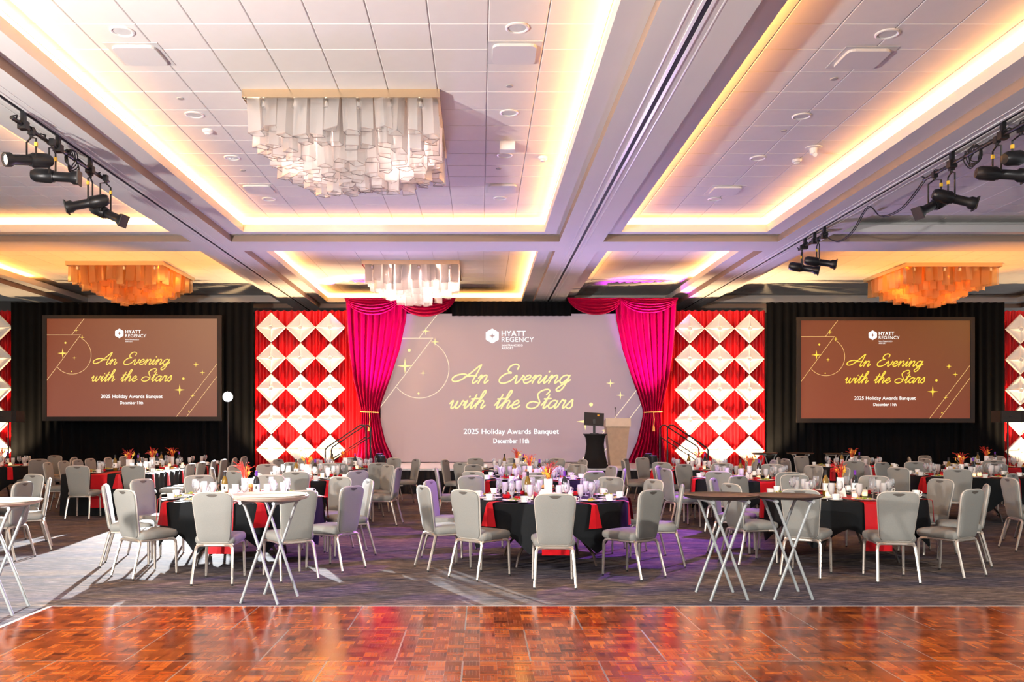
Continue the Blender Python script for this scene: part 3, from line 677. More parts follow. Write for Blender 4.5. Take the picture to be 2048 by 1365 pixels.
# ------------------------------------------------------------------ stage
st = obj('stage', None, None, (.92, 0, 0)); tag(st, 'low portable stage with pale deck and black skirt below the centre screen', 'stage')
b = MB(); b.box(-3.75, 3.75, 21.3, 25.25, .57, .615); obj('deck', b.mesh('deck', M['deck']), st)
b = MB(); b.box(-3.76, 3.76, 21.285, 21.3, .575, .618); obj('deck_edge', b.mesh('deck_edge', M['silver']), st)
b = pleated(-3.74, 3.74, 21.33, .005, .57, 60, .012, 5, nz=3); obj('skirt', b.mesh('skirt', M['stageskirt'], 80), st)
for s in (-1, 1):
    b = MB(); b.box(s*3.74-.01, s*3.74+.01, 21.35, 25.2, .005, .57); obj('side_skirt', b.mesh('side_skirt', M['stageskirt']), st)
def stairs(side, label):
    x0 = .92+side*3.78; e = obj('stage_stairs', None, None, (x0, 22.4, 0)); tag(e, label, 'stairs', 'stage stairs')
    for k in range(3):
        b = MB(); h = .615-.2*(k+.0)-.02; b.box(side*(.28*k) if side > 0 else -.28*(k+1), side*.28*(k+1) if side > 0 else -.28*k, -.5, .5, h-.04, h); obj('tread', b.mesh('tread', M['blackmetal']), e)
        b = MB(); b.box((side*.28*k if side > 0 else -.28*(k+1))+.01, (side*.28*(k+1) if side > 0 else -.28*k)-.01, -.48, .48, .0, h-.04); obj('riser_box', b.mesh('riser_box', M['black']), e)
    for yy in (-.46, .46):
        b = MB(); p = [(0, yy, .6), (0, yy, 1.60), (side*.06, yy, 1.68), (side*.14, yy, 1.68), (side*.98, yy, 1.12), (side*1.02, yy, 1.05), (side*1.02, yy, .02)]
        b.tube(p, .02, 8); r_ = obj('handrail', b.mesh('handrail', M['blackmetal'], 60), e)
        b = MB(); b.tube([(0, yy, 1.38), (side*1.02, yy, .72)], .014, 6); obj('mid_rail', b.mesh('mid_rail', M['blackmetal'], 60), r_)
stairs(-1, 'black stage stairs with two handrails left of the stage')
stairs(1, 'black stage stairs with two handrails right of the stage')
# lectern
e = obj('lectern', None, None, (3.43, 21.95, .615)); tag(e, 'tapered wood veneer lectern with gooseneck microphone on the stage', 'lectern')
b = MB(); b.add([(-.18,-.20,0),(.18,-.20,0),(.18,.2,0),(-.18,.2,0),(-.285,-.22,1.03),(.285,-.22,1.03),(.285,.22,1.03),(-.285,.22,1.03)], [(0,3,2,1),(4,5,6,7),(0,1,5,4),(1,2,6,5),(2,3,7,6),(3,0,4,7)]); obj('body', b.mesh('body', M['oakveneer']), e)
b = MB(); b.box(-.22,.22,-.24,.24,0,.05); obj('plinth', b.mesh('plinth', M['oaklight']), e)
b = MB(); b.add([(-.31,-.25,1.03),(.31,-.25,1.03),(.31,.25,1.03),(-.31,.25,1.03),(-.31,-.25,1.235),(.31,-.25,1.235),(.31,.25,1.12),(-.31,.25,1.12)], [(0,3,2,1),(4,5,6,7),(0,1,5,4),(1,2,6,5),(2,3,7,6),(3,0,4,7)]); obj('reading_top', b.mesh('reading_top', M['oaklight']), e)
b = MB(); b.tube([(-.02,.0,1.19),(-.02,.0,1.40),(-.03,.06,1.47)], .006, 6); b.lathe([(.0,-.02),(.016,-.01),(.016,.03),(0,.04)], 8, Matrix.Translation((-.03,.07,1.48))); obj('microphone', b.mesh('microphone', M['dark'], 60), e)
# spandex cocktail table and monitor
e = obj('cocktail_table', None, None, (2.86, 21.75, .615)); tag(e, 'black stretch-covered cocktail table carrying a monitor on the stage', 'table')
b = MB(); b.lathe([(.36,0),(.31,.12),(.245,.4),(.225,.58),(.245,.74),(.285,.83)], 8); obj('stretch_cover', b.mesh('stretch_cover', M['blackcloth'], 60), e, (0,0,0), (0,0,R(22.5)))
b = MB(); b.lathe([(.30,.83),(.30,.85),(0,.85)], 24); obj('tabletop', b.mesh('tabletop', M['black'], 40), e)
e = obj('monitor', None, None, (2.84, 21.75, 1.466)); tag(e, 'black computer monitor seen from behind on the cocktail table', 'monitor')
b = MB(); mx = Matrix.Translation((0,.05,.36)) @ Matrix.Rotation(R(-14),4,'X') @ Matrix.Rotation(R(4),4,'Y'); b.cbox((0,0,0),(.49,.035,.33),mx); obj('display', b.mesh('display', M['dark']), e)
b = MB(); b.cbox((.0,-.02,0),(.46,.004,.30),mx); obj('back_cover', b.mesh('back_cover', M['black']), e)
b = MB(); b.box(-.03,.03,.0,.03,.01,.36); obj('stand', b.mesh('stand', M['blackmetal']), e)
b = MB(); b.lathe([(.11,0),(.11,.012),(0,.014)], 20); obj('foot', b.mesh('foot', M['blackmetal'], 40), e)
b = MB(); b.cbox((.10,-.026,.10),(.05,.004,.04),mx); obj('sticker', b.mesh('sticker', M['gold']), e)
# small LED heads on the deck and the floor
def led_head(loc, label, z, lens):
    e = obj('stage_light', None, None, (*loc, z)); tag(e, label, 'stage light', 'small LED wash lights')
    b = MB(); b.box(-.12,.12,-.09,.09,0,.07); obj('base', b.mesh('base', M['blackmetal']), e)
    for s in (-1,1):
        b = MB(); b.box(s*.12-.012,s*.12+.012,-.03,.03,.05,.24); obj('yoke_arm', b.mesh('yoke_arm', M['blackmetal']), e)
    b = MB(); b.lathe([(.085,.10),(.10,.16),(.105,.30),(.0,.30)], 16); h = obj('head', b.mesh('head', M['blackmetal'], 40), e)
    b = MB(); b.lathe([(.09,.302),(0,.305)], 16); obj('lens', b.mesh('lens', lens, 40), h)
led_head((-2.72, 23.65), 'small black wash light with blue lens at the left stage corner', .615, M['bluelens'])
led_head((4.55, 23.65), 'small black wash light with blue lens at the right stage corner', .615, M['bluelens'])
led_head((-2.45, 21.75), 'black wash light on the stage front edge by the left stairs', .615, M['bluelens'])
led_head((4.30, 21.75), 'black wash light on the stage front edge by the right stairs', .615, M['bluelens'])
led_head((-9.4, 22.0), 'black amber-lensed uplight on the carpet before the left screen', 0.0, M['lens'])
led_head((11.6, 22.0), 'black amber-lensed uplight on the carpet before the right screen', 0.0, M['lens'])
for x, w in ((-5.95, 'left wall, left lamp'), (-4.75, 'left wall, right lamp'), (6.05, 'right wall, left lamp'), (7.0, 'right wall, middle lamp'), (7.95, 'right wall, right lamp')):
    led_head((x, 24.3), 'black floor uplight below the diamond %s' % w, 0.0, M['lens'])
# stand light left of the stage
e = obj('stand_light', None, None, (STAND[0], STAND[1], 0)); tag(e, 'dazzling white spotlight on a tall black stand before the left drape', 'spotlight')
b = MB(); b.tube([(0,0,.35),(0,0,2.3)], .018, 8); obj('pole', b.mesh('pole', M['blackmetal'], 60), e)
for k in range(3):
    a = R(30+120*k); b = MB(); b.tube([(0,0,.75),(.5*math.cos(a),.5*math.sin(a),.02)], .012, 6); obj('leg', b.mesh('leg', M['blackmetal'], 60), e)
b = MB(); mxl = Matrix.Translation((0,0,2.42)) @ Vector((.22,-1,-.17)).to_track_quat('Z','Y').to_matrix().to_4x4()
b.lathe([(.0,-.30),(.09,-.28),(.11,-.1),(.11,.0),(.14,.1),(.14,.14),(.12,.14),(.12,.1)], 20, mxl); hd = obj('lamp_head', b.mesh('lamp_head', M['blackmetal'], 40), e)
b = MB(); b.lathe([(.0,.105),(.118,.10)], 20, mxl, caps=False); obj('lens', b.mesh('lens', M['bulb'], 40), hd)
# column loudspeakers at both picture edges
def loudspeaker(x, y, z, label):
    e = obj('loudspeaker', None, None, (x, y, 0)); tag(e, label, 'loudspeaker', 'black loudspeakers')
    b = MB(); b.box(-.30,.30,-.2,.2,z,z+.29); obj('cabinet', b.mesh('cabinet', M['black']), e)
    b = MB(); b.box(-.28,.19,-.212,-.2,z+.02,z+.27); obj('grille', b.mesh('grille', M['dark']), e)
    b = MB(); b.lathe([(.035,-.006),(.03,.006),(0,.006)], 14, Matrix.Translation((-.06,-.213,z+.14)) @ Matrix.Rotation(R(90),4,'X')); obj('badge', b.mesh('badge', M['blackmetal'], 40), e)
    b = MB(); b.tube([(0,0,.3),(0,0,z)], .018, 8); obj('pole', b.mesh('pole', M['blackmetal'], 60), e)
    for k in range(3):
        a = R(90+120*k); b = MB(); b.tube([(0,0,.7),(.45*math.cos(a),.45*math.sin(a),.02)], .012, 6); obj('leg', b.mesh('leg', M['blackmetal'], 60), e)
loudspeaker(-11.75, 21.8, 1.75, 'black loudspeaker on a pole at the left picture edge')
loudspeaker(13.15, 21.8, 1.75, 'black loudspeaker on a pole at the right picture edge')

# ------------------------------------------------------------------ stage spots on ceiling pipes
def pipe(x, y0, y1, label, hang):
    e = obj('lighting_pipe', None, None, (x, (y0+y1)/2, 5.22)); tag(e, label, 'pipe', 'black lighting pipes')
    h = (y1-y0)/2
    b = MB(); b.tube([(0,-h,0),(0,h,0)], .024, 10); obj('pipe', b.mesh('pipe', M['blackmetal'], 60), e)
    for k in (-.8, -.15, .55):
        b = MB(); b.box(-.025,.025,h*k-.03,h*k+.03,0,.17); b.box(-.05,.05,h*k-.05,h*k+.05,-.05,.05); obj('hanger', b.mesh('hanger', M['blackmetal']), e)
    r = random.Random(int(x*7)); b = MB(); pts = []
    for k in range(40):
        t = k/39; pts.append((.03*math.sin(k*1.9), -h+2*h*t, .035+.03*math.sin(k*1.3)-.03*r.random()))
    b.tube(pts, .010, 5); obj('cable', b.mesh('cable', M['black'], 60), e)
    if hang:
        for q in range(5):
            b = MB(); rr_ = .11+.02*q; b.tube([(.02*math.sin(a*3+q), hang*h+.02*q+rr_*math.cos(a), -.05+rr_*.8*math.sin(a)) for a in [2*math.pi*i/22 for i in range(22)]], .008, 5, closed=True); obj('cable_loop', b.mesh('cable_loop', M['black'], 60), e)
def ellipsoidal(y, x, az, tilt, drop, label, lit=False):
    """az: heading of the beam in the floor plane, tilt: degrees below level"""
    e = obj('spotlight', None, None, (x, y, 5.20)); tag(e, label, 'spotlight', 'ellipsoidal spotlights on the ceiling pipes')
    d = Vector((math.cos(R(az))*math.cos(R(tilt)), math.sin(R(az))*math.cos(R(tilt)), -math.sin(R(tilt))))
    mx = Matrix.Translation((0,0,-drop)) @ d.to_track_quat('Z','Y').to_matrix().to_4x4()
    b = MB(); b.lathe([(.0,-.26),(.06,-.25),(.085,-.20),(.09,-.02),(.075,.0),(.075,.02)], 14, mx); obj('lamp_housing', b.mesh('lamp_housing', M['blackmetal'], 40), e)
    b = MB(); b.lathe([(.062,.02),(.062,.22),(.085,.25),(.085,.32),(.07,.32),(.055,.26)], 14, mx); br = obj('lens_barrel', b.mesh('lens_barrel', M['blackmetal'], 40), e)
    b = MB(); b.box(-.09,.09,-.09,.09,.315,.33,mx); obj('gel_frame', b.mesh('gel_frame', M['dark']), br) if not lit else None
    b = MB(); b.lathe([(.06,.30),(0,.305)], 14, mx); obj('lens', b.mesh('lens', M['lens'] if lit else M['dark'], 40), br)
    sd = Vector((-d.y, d.x, 0)).normalized()*.12
    for s in (-1, 1):
        c = Vector((0,0,-drop)); b = MB(); b.tube([tuple(c+sd*s), tuple(Vector((sd.x*s, sd.y*s, -.10))), (0,0,-.06)], .012, 5); y_ = obj('yoke', b.mesh('yoke', M['blackmetal']), e)
    b = MB(); b.tube([(0,0,-.07),(0,0,.02)], .02, 6); b.box(-.03,.03,-.035,.035,-.035,.05); obj('clamp', b.mesh('clamp', M['blackmetal']), e)
    b = MB(); b.cbox((sd.x, sd.y, -.17), (.032,.032,.05)); obj('tape', b.mesh('tape', M['yellowtape']), e)
pipe(-5.46, 10.2, 12.85, 'black lighting pipe under the beam at the left', .1)
ellipsoidal(10.65, -5.46, 232, 12, .34, 'upper left spotlight with its lit lens facing the hall', True)
ellipsoidal(11.05, -5.40, 8, 2, .42, 'second spotlight on the left pipe, lying level', False)
ellipsoidal(12.35, -5.50, 190, 14, .42, 'third spotlight on the left pipe, pointing left', False)
ellipsoidal(12.62, -5.40, -12, 24, .50, 'lowest spotlight on the left pipe, tilted down to the right', False)
pipe(6.47, 9.4, 12.75, 'black lighting pipe under the beam at the right', .2)
ellipsoidal(12.45, 6.47, 195, 26, .42, 'right pipe spotlight tilted down to the left', False)
ellipsoidal(12.1, 6.52, -8, 16, .42, 'right pipe spotlight tilted down to the right', False)
ellipsoidal(10.95, 6.47, -8, 6, .42, 'right pipe spotlight nearly level at the picture edge', False)
ellipsoidal(10.55, 6.52, 15, -8, .34, 'topmost right pipe spotlight cut by the picture edge', False)
pipe(6.47, 16.3, 17.75, 'short black lighting pipe above the right diamond wall', 0)
ellipsoidal(17.45, 6.42, -15, 12, .40, 'lower spotlight on the short pipe', False)
ellipsoidal(16.75, 6.47, -10, 10, .42, 'upper spotlight on the short pipe', False)
b = MB(); cb = catmull([(6.47,12.75,5.22),(6.46,13.4,4.98),(6.46,14.1,5.02),(6.47,14.6,5.30),(6.46,15.2,5.02),(6.46,15.8,4.98),(6.47,16.4,5.2)], 6)
b.tube(cb, .009, 5); b.tube([(p.x+.02, p.y, p.z-.015) for p in cb], .007, 5)
inst([(None, b.mesh('power_cable', M['black'], 60), None)], 'power_cable', (0,0,0), 0, 'black cable swagged between the two right lighting pipes', 'cable')

# ------------------------------------------------------------------ chair
def outline_back():
    zb, zt = .43, .94; pts = []
    pr = [(.43,.125),(.435,.145),(.45,.158),(.48,.166),(.60,.176),(.72,.188),(.80,.196),(.86,.200),(.89,.196),(.912,.182),(.927,.158),(.935,.12),(.938,.06)]
    right = [(w, z) for z, w in pr]; return right+[(-w, z) for z, w in reversed(pr)]
def lean(z): return -.215-(z-.43)*.15
def chair_parts():
    ol = outline_back(); n = len(ol); cz = .69; b = MB(); v = []; T = .024
    rings = [(1.0, 0), (.985, T*.8), (.93, T), (.6, T*1.05)]
    for s in (1, -1):
        for (k, t) in rings: v += [(x*k, lean(cz+(z-cz)*k)+s*t, cz+(z-cz)*k) for x, z in ol]
        v.append((0, lean(cz)+s*T*1.08, cz))
    f = []; m = len(rings)*n+1
    for si in (0, 1):
        o = si*m
        for r in range(len(rings)-1):
            for i in range(n):
                j = (i+1) % n; q = (o+r*n+i, o+r*n+j, o+(r+1)*n+j, o+(r+1)*n+i); f.append(q if si == 1 else tuple(reversed(q)))
        for i in range(n):
            q = (o+(len(rings)-1)*n+i, o+(len(rings)-1)*n+(i+1) % n, o+m-1); f.append(q if si == 1 else tuple(reversed(q)))
    b.add(v, f); back = b.mesh('backrest', M['fabric'], 50)
    b = MB(); b.tube([(x*1.005, lean(z), cz+(z-cz)*1.005) for x, z in ol], .0085, 5, closed=True); piping = b.mesh('piping', M['piping'], 60)
    b = MB(); arc = [(-.062,.921),(-.045,.907),(-.015,.896),(.015,.896),(.045,.907),(.062,.921),(.03,.926),(-.03,.926)]
    for s in (1,-1):
        vv = [(x, lean(z)+s*.0268, z) for x, z in arc]; b.add(vv, [tuple(range(8)) if s < 0 else tuple(reversed(range(8)))])
    slot = b.mesh('hand_slot', M['slot'])
    # seat
    def plan(k):
        pts = []
        for (cx, cy, a0) in ((.165,.175,0),(-.165,.175,90),(-.150,-.165,180),(.150,-.165,270)):
            for a in (0,30,60,90): pts.append(((cx+.06*math.cos(R(a0+a)))*k, (cy+.06*math.sin(R(a0+a)))*k))
        return pts
    b = MB(); rg = [(.94,.412),(1.0,.435),(1.0,.462),(.96,.485),(.82,.498),(.4,.506)]; v = []; nn = 16
    for k, z in rg: v += [(x, y, z) for x, y in plan(k)]
    v.append((0,0,.507)); v.append((0,0,.412)); f = []
    for r in range(len(rg)-1):
        for i in range(nn): j = (i+1) % nn; f.append((r*nn+i, r*nn+j, (r+1)*nn+j, (r+1)*nn+i))
    t = len(rg)*nn
    for i in range(nn): f.append(((len(rg)-1)*nn+i, (len(rg)-1)*nn+(i+1) % nn, t)); f.append(((i+1) % nn, i, t+1))
    b.add(v, f); seat = b.mesh('seat', M['fabric'], 50)
    legs = []
    for s in (-1, 1):
        b = MB(); b.tube([(s*.205,-.315,.018),(s*.187,-.232,.33),(s*.183,-.222,.365),(s*.172,-.217,.388),(s*.150,-.215,.398),(s*.10,-.215,.400)], [.0135,.016,.0175,.0175,.0175,.0175], 6)
        b.mat(1).lathe([(.013,.0),(.013,.008),(.006,.01),(.006,.02)], 8, Matrix.Translation((s*.205,-.315,0))); legs.append(b.mesh('rear_leg', [M['champagne'], M['dark']], 50))
        b = MB(); b.tube([(s*.205,.205,.018),(s*.198,.200,.34),(s*.196,.195,.370),(s*.192,.175,.392),(s*.188,.145,.399),(s*.185,.10,.400)], [.0135,.016,.0175,.0175,.0175,.0175], 6)
        b.mat(1).lathe([(.013,.0),(.013,.008),(.006,.01),(.006,.02)], 8, Matrix.Translation((s*.205,.205,0)))
        for z in (.05, .10, .19): b.lathe([(.004,0),(0,.0005)], 6, Matrix.Translation((s*.2035,.2035+.0145,z)) @ Matrix.Rotation(R(-90),4,'X')); b.lathe([(.004,0),(0,.0005)], 6, Matrix.Translation((s*.2035,.2045-.0145,z)) @ Matrix.Rotation(R(90),4,'X'))
        legs.append(b.mesh('front_leg', [M['champagne'], M['dark']], 50))
    b = MB(); b.tube([(-.11,-.215,.400),(.11,-.215,.400)], .0175, 6); bar = b.mesh('crossbar', M['champagne'], 50)
    rails = []
    for s in (-1, 1):
        b = MB(); b.tube([(s*.185,.11,.400),(s*.178,-.20,.400)], .0145, 6); rails.append(b.mesh('seat_rail', M['champagne'], 50))
    return [('seat', seat, None), ('backrest', back, None), ('piping', piping, 1), ('hand_slot', slot, 1)]+[('leg', l, None) for l in legs]+[('crossbar', bar, None)]+[('seat_rail', r, None) for r in rails]
CHAIR = chair_parts(); CHAIR_FAR = [p for p in CHAIR if p[0] not in ('seat_rail',)]

# ------------------------------------------------------------------ tables
def round_cloth(seed):
    r = random.Random(seed); b = MB(); n = 96; Rt = .935; rot = r.uniform(0, .8)
    rings = [0, .5, .9, 1.0]; nd = 9
    v = [(0,0,.762)]; f = []
    for k in rings[1:]:
        v += [(Rt*k*math.cos(2*math.pi*i/n), Rt*k*math.sin(2*math.pi*i/n), .762) for i in range(n)]
    for d in range(1, nd+1):
        t = d/nd
        for i in range(n):
            a = 2*math.pi*i/n; w = ((a+rot)/(math.pi/4)) % 1; tri = 1-abs(2*w-1)           # 8 points
            drop = .30+.26*tri**1.3
            rad = Rt+.010*min(1, t*4)+t*(.012+.020*math.cos(2*math.pi*(w-.5)*2)*t)+.006*t*math.sin(a*17+seed)
            v.append((rad*math.cos(a), rad*math.sin(a), .762-drop*t-(.0 if d > 1 else -.004)))
    for i in range(n): f.append((0, 1+i, 1+(i+1) % n))
    R_ = len(rings)-1+nd
    for q in range(R_-1):
        for i in range(n):
            j = (i+1) % n; f.append((1+q*n+i, 1+(q+1)*n+i, 1+(q+1)*n+j, 1+q*n+j))
    b.add(v, f); return b.mesh('tablecloth', M['blackcloth'], 60)
CLOTH = [round_cloth(i) for i in range(3)]
b = MB(); b.lathe([(0,.735),(.905,.735),(.915,.74),(.915,.755),(0,.757)], 48); TOP = b.mesh('tabletop', M['plywood'], 40)
TLEGS = []
for k in range(4):
    a = R(45+90*k); c, s_ = math.cos(a), math.sin(a); b = MB()
    b.tube(catmull([(c*.30, s_*.30, .735),(c*.36, s_*.36, .5),(c*.44, s_*.44, .32),(c*.60, s_*.60, .16),(c*.66, s_*.66, .012)], 4), .016, 6); TLEGS.append(b.mesh('leg', M['tableleg'], 60))
b = MB()
for k in range(2): a = R(45+90*k); b.tube([(math.cos(a)*.40, math.sin(a)*.40, .42),(0,0,.38+.02*k),(-math.cos(a)*.40, -math.sin(a)*.40, .42)], .012, 6)
BRACE = b.mesh('brace', M['tableleg'], 60)
TABLE = [('tabletop', TOP, None)]+[('leg', l, None) for l in TLEGS]+[('brace', BRACE, None)]
def runner_mesh(half):
    b = MB(); w = .15; Rt = .955; pts = [(-Rt-.035, .22), (-Rt-.028, .5), (-Rt-.006, .745), (-Rt+.015, .7655), (0, .7655), (Rt-.015, .7655), (Rt+.006, .745), (Rt+.028, .5), (Rt+.035, .22)]
    for i in range(len(pts)-1):
        for k in range(4):
            xa, xb = -w+2*w*k/4, -w+2*w*(k+1)/4; wob = lambda x, q: .006*math.sin(x*40) if abs(q[0]) > Rt else 0
            b.add([(xa, pts[i][0]+wob(xa, pts[i]), pts[i][1]), (xb, pts[i][0]+wob(xb, pts[i]), pts[i][1]), (xb, pts[i+1][0]+wob(xb, pts[i+1]), pts[i+1][1]), (xa, pts[i+1][0]+wob(xa, pts[i+1]), pts[i+1][1])], [(0,1,2,3)])
    return b.mesh('table_runner', M['red'])
RUN = runner_mesh(0)
def napkin_mesh(kind):
    # local: edge of the table at y=0, outwards is +y
    b = MB(); w0, w1 = (.055, .06) if kind == 0 else (.04, .10)
    rows = [(-.20, .7675, w0), (-.02, .7675, w0), (.022, .755, w0), (.030, .68, w0+(w1-w0)*.3), (.040, .50, w1)]
    for (p, q) in zip(rows, rows[1:]):
        b.add([(-p[2], p[0], p[1]), (0, p[0]+.006, p[1]+.002), (p[2], p[0], p[1]), (-q[2], q[0], q[1]), (0, q[0]+.008, q[1]), (q[2], q[0], q[1])], [(0,1,4,3),(1,2,5,4)])
    return b.mesh('napkin', M['red'])
NAPK = [napkin_mesh(0), napkin_mesh(1)]
def lat(name, prof, m, n=16, sm=40): b = MB(); b.lathe(prof, n); return b.mesh(name, m, sm)
PLATE = lat('plate', [(0,.004),(.075,.004),(.082,.006),(.128,.018),(.131,.020),(.128,.0215),(.08,.010),(0,.009)], M['china'], 24)
def greens_mesh(seed):
    r = random.Random(seed); b = MB()
    for k in range(26):
        a, q = r.uniform(0, 6.28), r.uniform(0, .075); z = .014+.022*(1-q/.075)*r.random(); s_ = r.uniform(.012, .026); an = r.uniform(0, 6.28)
        mx = Matrix.Translation((q*math.cos(a), q*math.sin(a), z+.006)) @ Matrix.Rotation(an,4,'Z') @ Matrix.Rotation(r.uniform(-.7,.7),4,'X')
        b.mat(0 if r.random() < .72 else (1 if r.random() < .5 else 2))
        v = [mx @ Vector(p) for p in ((-s_,0,0),(-s_*.3,s_*.7,.006),(s_*.8,s_*.4,.0),(s_,-.2*s_,.006),(0,-s_*.7,0))]; b.add(v, [(0,1,2,3,4)])
    return b.mesh('salad', [M['greens'], M['gold'], M['paper']])
SAL = [greens_mesh(i) for i in range(3)]
SAUCER = lat('saucer', [(0,.003),(.04,.003),(.072,.012),(.074,.014),(.04,.007),(0,.006)], M['china'], 20)
b = MB(); b.lathe([(0,.007),(.026,.007),(.034,.012),(.042,.05),(.044,.075),(.041,.075),(.038,.05),(.03,.014),(0,.012)], 18); CUPB = b.mesh('cup', M['china'], 40)
b = MB(); b.tube([(.040,0,.064),(.060,0,.064),(.068,0,.050),(.060,0,.032),(.038,0,.028)], .0045, 6); CUPH = b.mesh('handle', M['china'], 60)
CUP = [('cup_body', CUPB, None), ('handle', CUPH, None)]
WATER = lat('water_glass', [(0,0),(.034,0),(.034,.004),(.008,.010),(.007,.035),(.024,.05),(.037,.09),(.040,.135),(.037,.18),(.034,.18),(.036,.135),(.033,.09),(.018,.055),(0,.05)], M['reflectglass'], 14)
WINE = lat('wine_glass', [(0,0),(.036,0),(.036,.003),(.006,.008),(.005,.085),(.02,.097),(.040,.13),(.041,.16),(.033,.21),(.031,.21),(.038,.16),(.036,.13),(.016,.10),(0,.096)], M['glass'], 14)
b = MB(); b.box(-.0035,.0035,-.09,.03,.002,.005); b.box(-.011,.011,.03,.05,.002,.005)
for k in range(4): b.box(-.011+k*.0063,-.0085+k*.0063,.05,.10,.002,.005)
FORK = b.mesh('fork', M['steel'])
b = MB(); b.box(-.006,.006,-.10,.0,.002,.007); b.box(-.009,.008,0,.11,.002,.004); KNIFE = b.mesh('knife', M['steel'])
b = MB(); b.box(-.035,.035,-.035,.035,0,.045); FB = b.mesh('box', M['red'])
b = MB(); b.lathe([(.006,0),(.004,.02),(.010,.035),(0,.04)], 6, Matrix.Translation((0,0,.045))); FT = b.mesh('ribbon_knot', M['dark'], 60)
FAVOR = [('box', FB, None), ('ribbon_knot', FT, None)]
def bottle(g, foil, lab):
    out = []
    b = MB(); b.lathe([(0,.0),(.036,.0),(.038,.006),(.038,.18),(.034,.205),(.018,.24),(.0145,.255),(.0145,.30),(.016,.302),(.016,.31),(0,.31)], 16); out.append(('bottle_body', b.mesh('bottle_body', g, 40), None))
    b = MB(); b.lathe([(.0155,.255),(.0160,.30),(.0172,.302),(.0172,.312),(0,.3125)], 14); out.append(('foil', b.mesh('foil', foil, 40), None))
    b = MB(); b.lathe([(.0386,.065),(.0386,.155)], 20, caps=False); lb = b.mesh('label', lab, 40); out.append(('label', lb, None))
    b = MB(); b.add([(-.010,-.0388,.10),(.0,-.0391,.092),(.010,-.0388,.10),(.010,-.0388,.125),(0,-.0391,.133),(-.010,-.0388,.125)], [(0,1,2,3,4,5)]); out.append(('emblem', b.mesh('emblem', M['dark']), 2))
    return out
WHITEW = bottle(M['winegreen'], M['foil'], M['paper']); REDW = bottle(M['winedark'], M['purple'], M['paper'])
def vase_parts(seed, square):
    r = random.Random(seed); b = MB()
    if square: b.box(-.04,.04,-.04,.04,0,.22)
    else: b.lathe([(0,0),(.038,0),(.04,.01),(.04,.20),(.037,.20),(.037,.16),(0,.16)], 16)
    vz = b.mesh('vase', M['vase'], 40); b = MB()
    for k in range(24):
        a = r.uniform(0, 6.28); L = r.uniform(.07, .21); sp_ = r.uniform(.03, .15)
        p = [(.02*math.cos(a), .02*math.sin(a), .2), (.3*sp_*math.cos(a), .3*sp_*math.sin(a), .24+L*.45), (.7*sp_*math.cos(a), .7*sp_*math.sin(a), .24+L*.85), (sp_*math.cos(a), sp_*math.sin(a), .24+L*(1.0 if r.random() < .6 else .8))]
        b.tube(catmull(p, 2), 0.0022 if r.random() < .6 else .004, 3)
    spray = b.mesh('red_spray', M['spray'])
    parts = [('vase', vz, None), ('red_spray', spray, None)]
    for k in range(7):
        a = r.uniform(0, 6.28); q = r.uniform(.03, .10); z = r.uniform(.26, .36); mb = MB()
        mx = Matrix.Translation((q*math.cos(a), q*math.sin(a), z)) @ Matrix.Rotation(r.uniform(0, 6.28), 4, 'Z') @ Matrix.Rotation(R(80), 4, 'X')
        mb.prism([((.030 if i % 2 == 0 else .013)*math.cos(i*math.pi/5+.3), (.030 if i % 2 == 0 else .013)*math.sin(i*math.pi/5+.3)) for i in range(10)], -.004, .004, mx)
        mb.tube([(q*.3*math.cos(a), q*.3*math.sin(a), .2), (q*math.cos(a), q*math.sin(a), z-.02)], .002, 3)
        parts.append(('star_pick', mb.mesh('star_pick', M['gold']), None))
    return parts
VASES = [vase_parts(3, True), vase_parts(5, False), vase_parts(8, True)]
b = MB(); b.lathe([(0,0),(.035,0),(.036,.075),(.033,.075),(.033,.05)], 14, caps=False); VOT = b.mesh('votive_glass', M['reflectglass'], 40)
b = MB(); b.lathe([(0,.045),(.030,.045),(.030,.002),(0,.002)], 12); VOC = b.mesh('candle', M['candle'], 40)
VOTIVE = [('candle', VOC, None), ('glass_cup', VOT, None)]
BOWL = lat('bowl', [(0,0),(.05,0),(.055,.01),(.02,.03),(.02,.045),(.09,.085),(.095,.10),(.088,.10),(.08,.085),(0,.06)], M['goldmetal'], 18)
def bread_mesh(seed):
    r = random.Random(seed); b = MB()
    mx = Matrix.Diagonal((1.4, .9, .8, 1)); b.lathe([(0,-.028),(.02,-.022),(.028,0),(.02,.022),(0,.028)], 8, mx); return b.mesh('roll', M['bread'], 60)
ROLL = bread_mesh(1)
SHAKER = [('jar', lat('jar', [(0,0),(.018,0),(.016,.055),(0,.055)], M['glass'], 10), None), ('cap', lat('cap', [(.017,.055),(.016,.07),(0,.078)], M['steel'], 10), None)]
b = MB(); b.add([(-.05,-.03,0),(.05,-.03,0),(.05,.0,.11),(-.05,.0,.11),(-.05,.03,0),(.05,.03,0)], [(0,1,2,3),(4,3,2,5),(0,4,5,1)]); CARD = b.mesh('place_card', M['paper'])

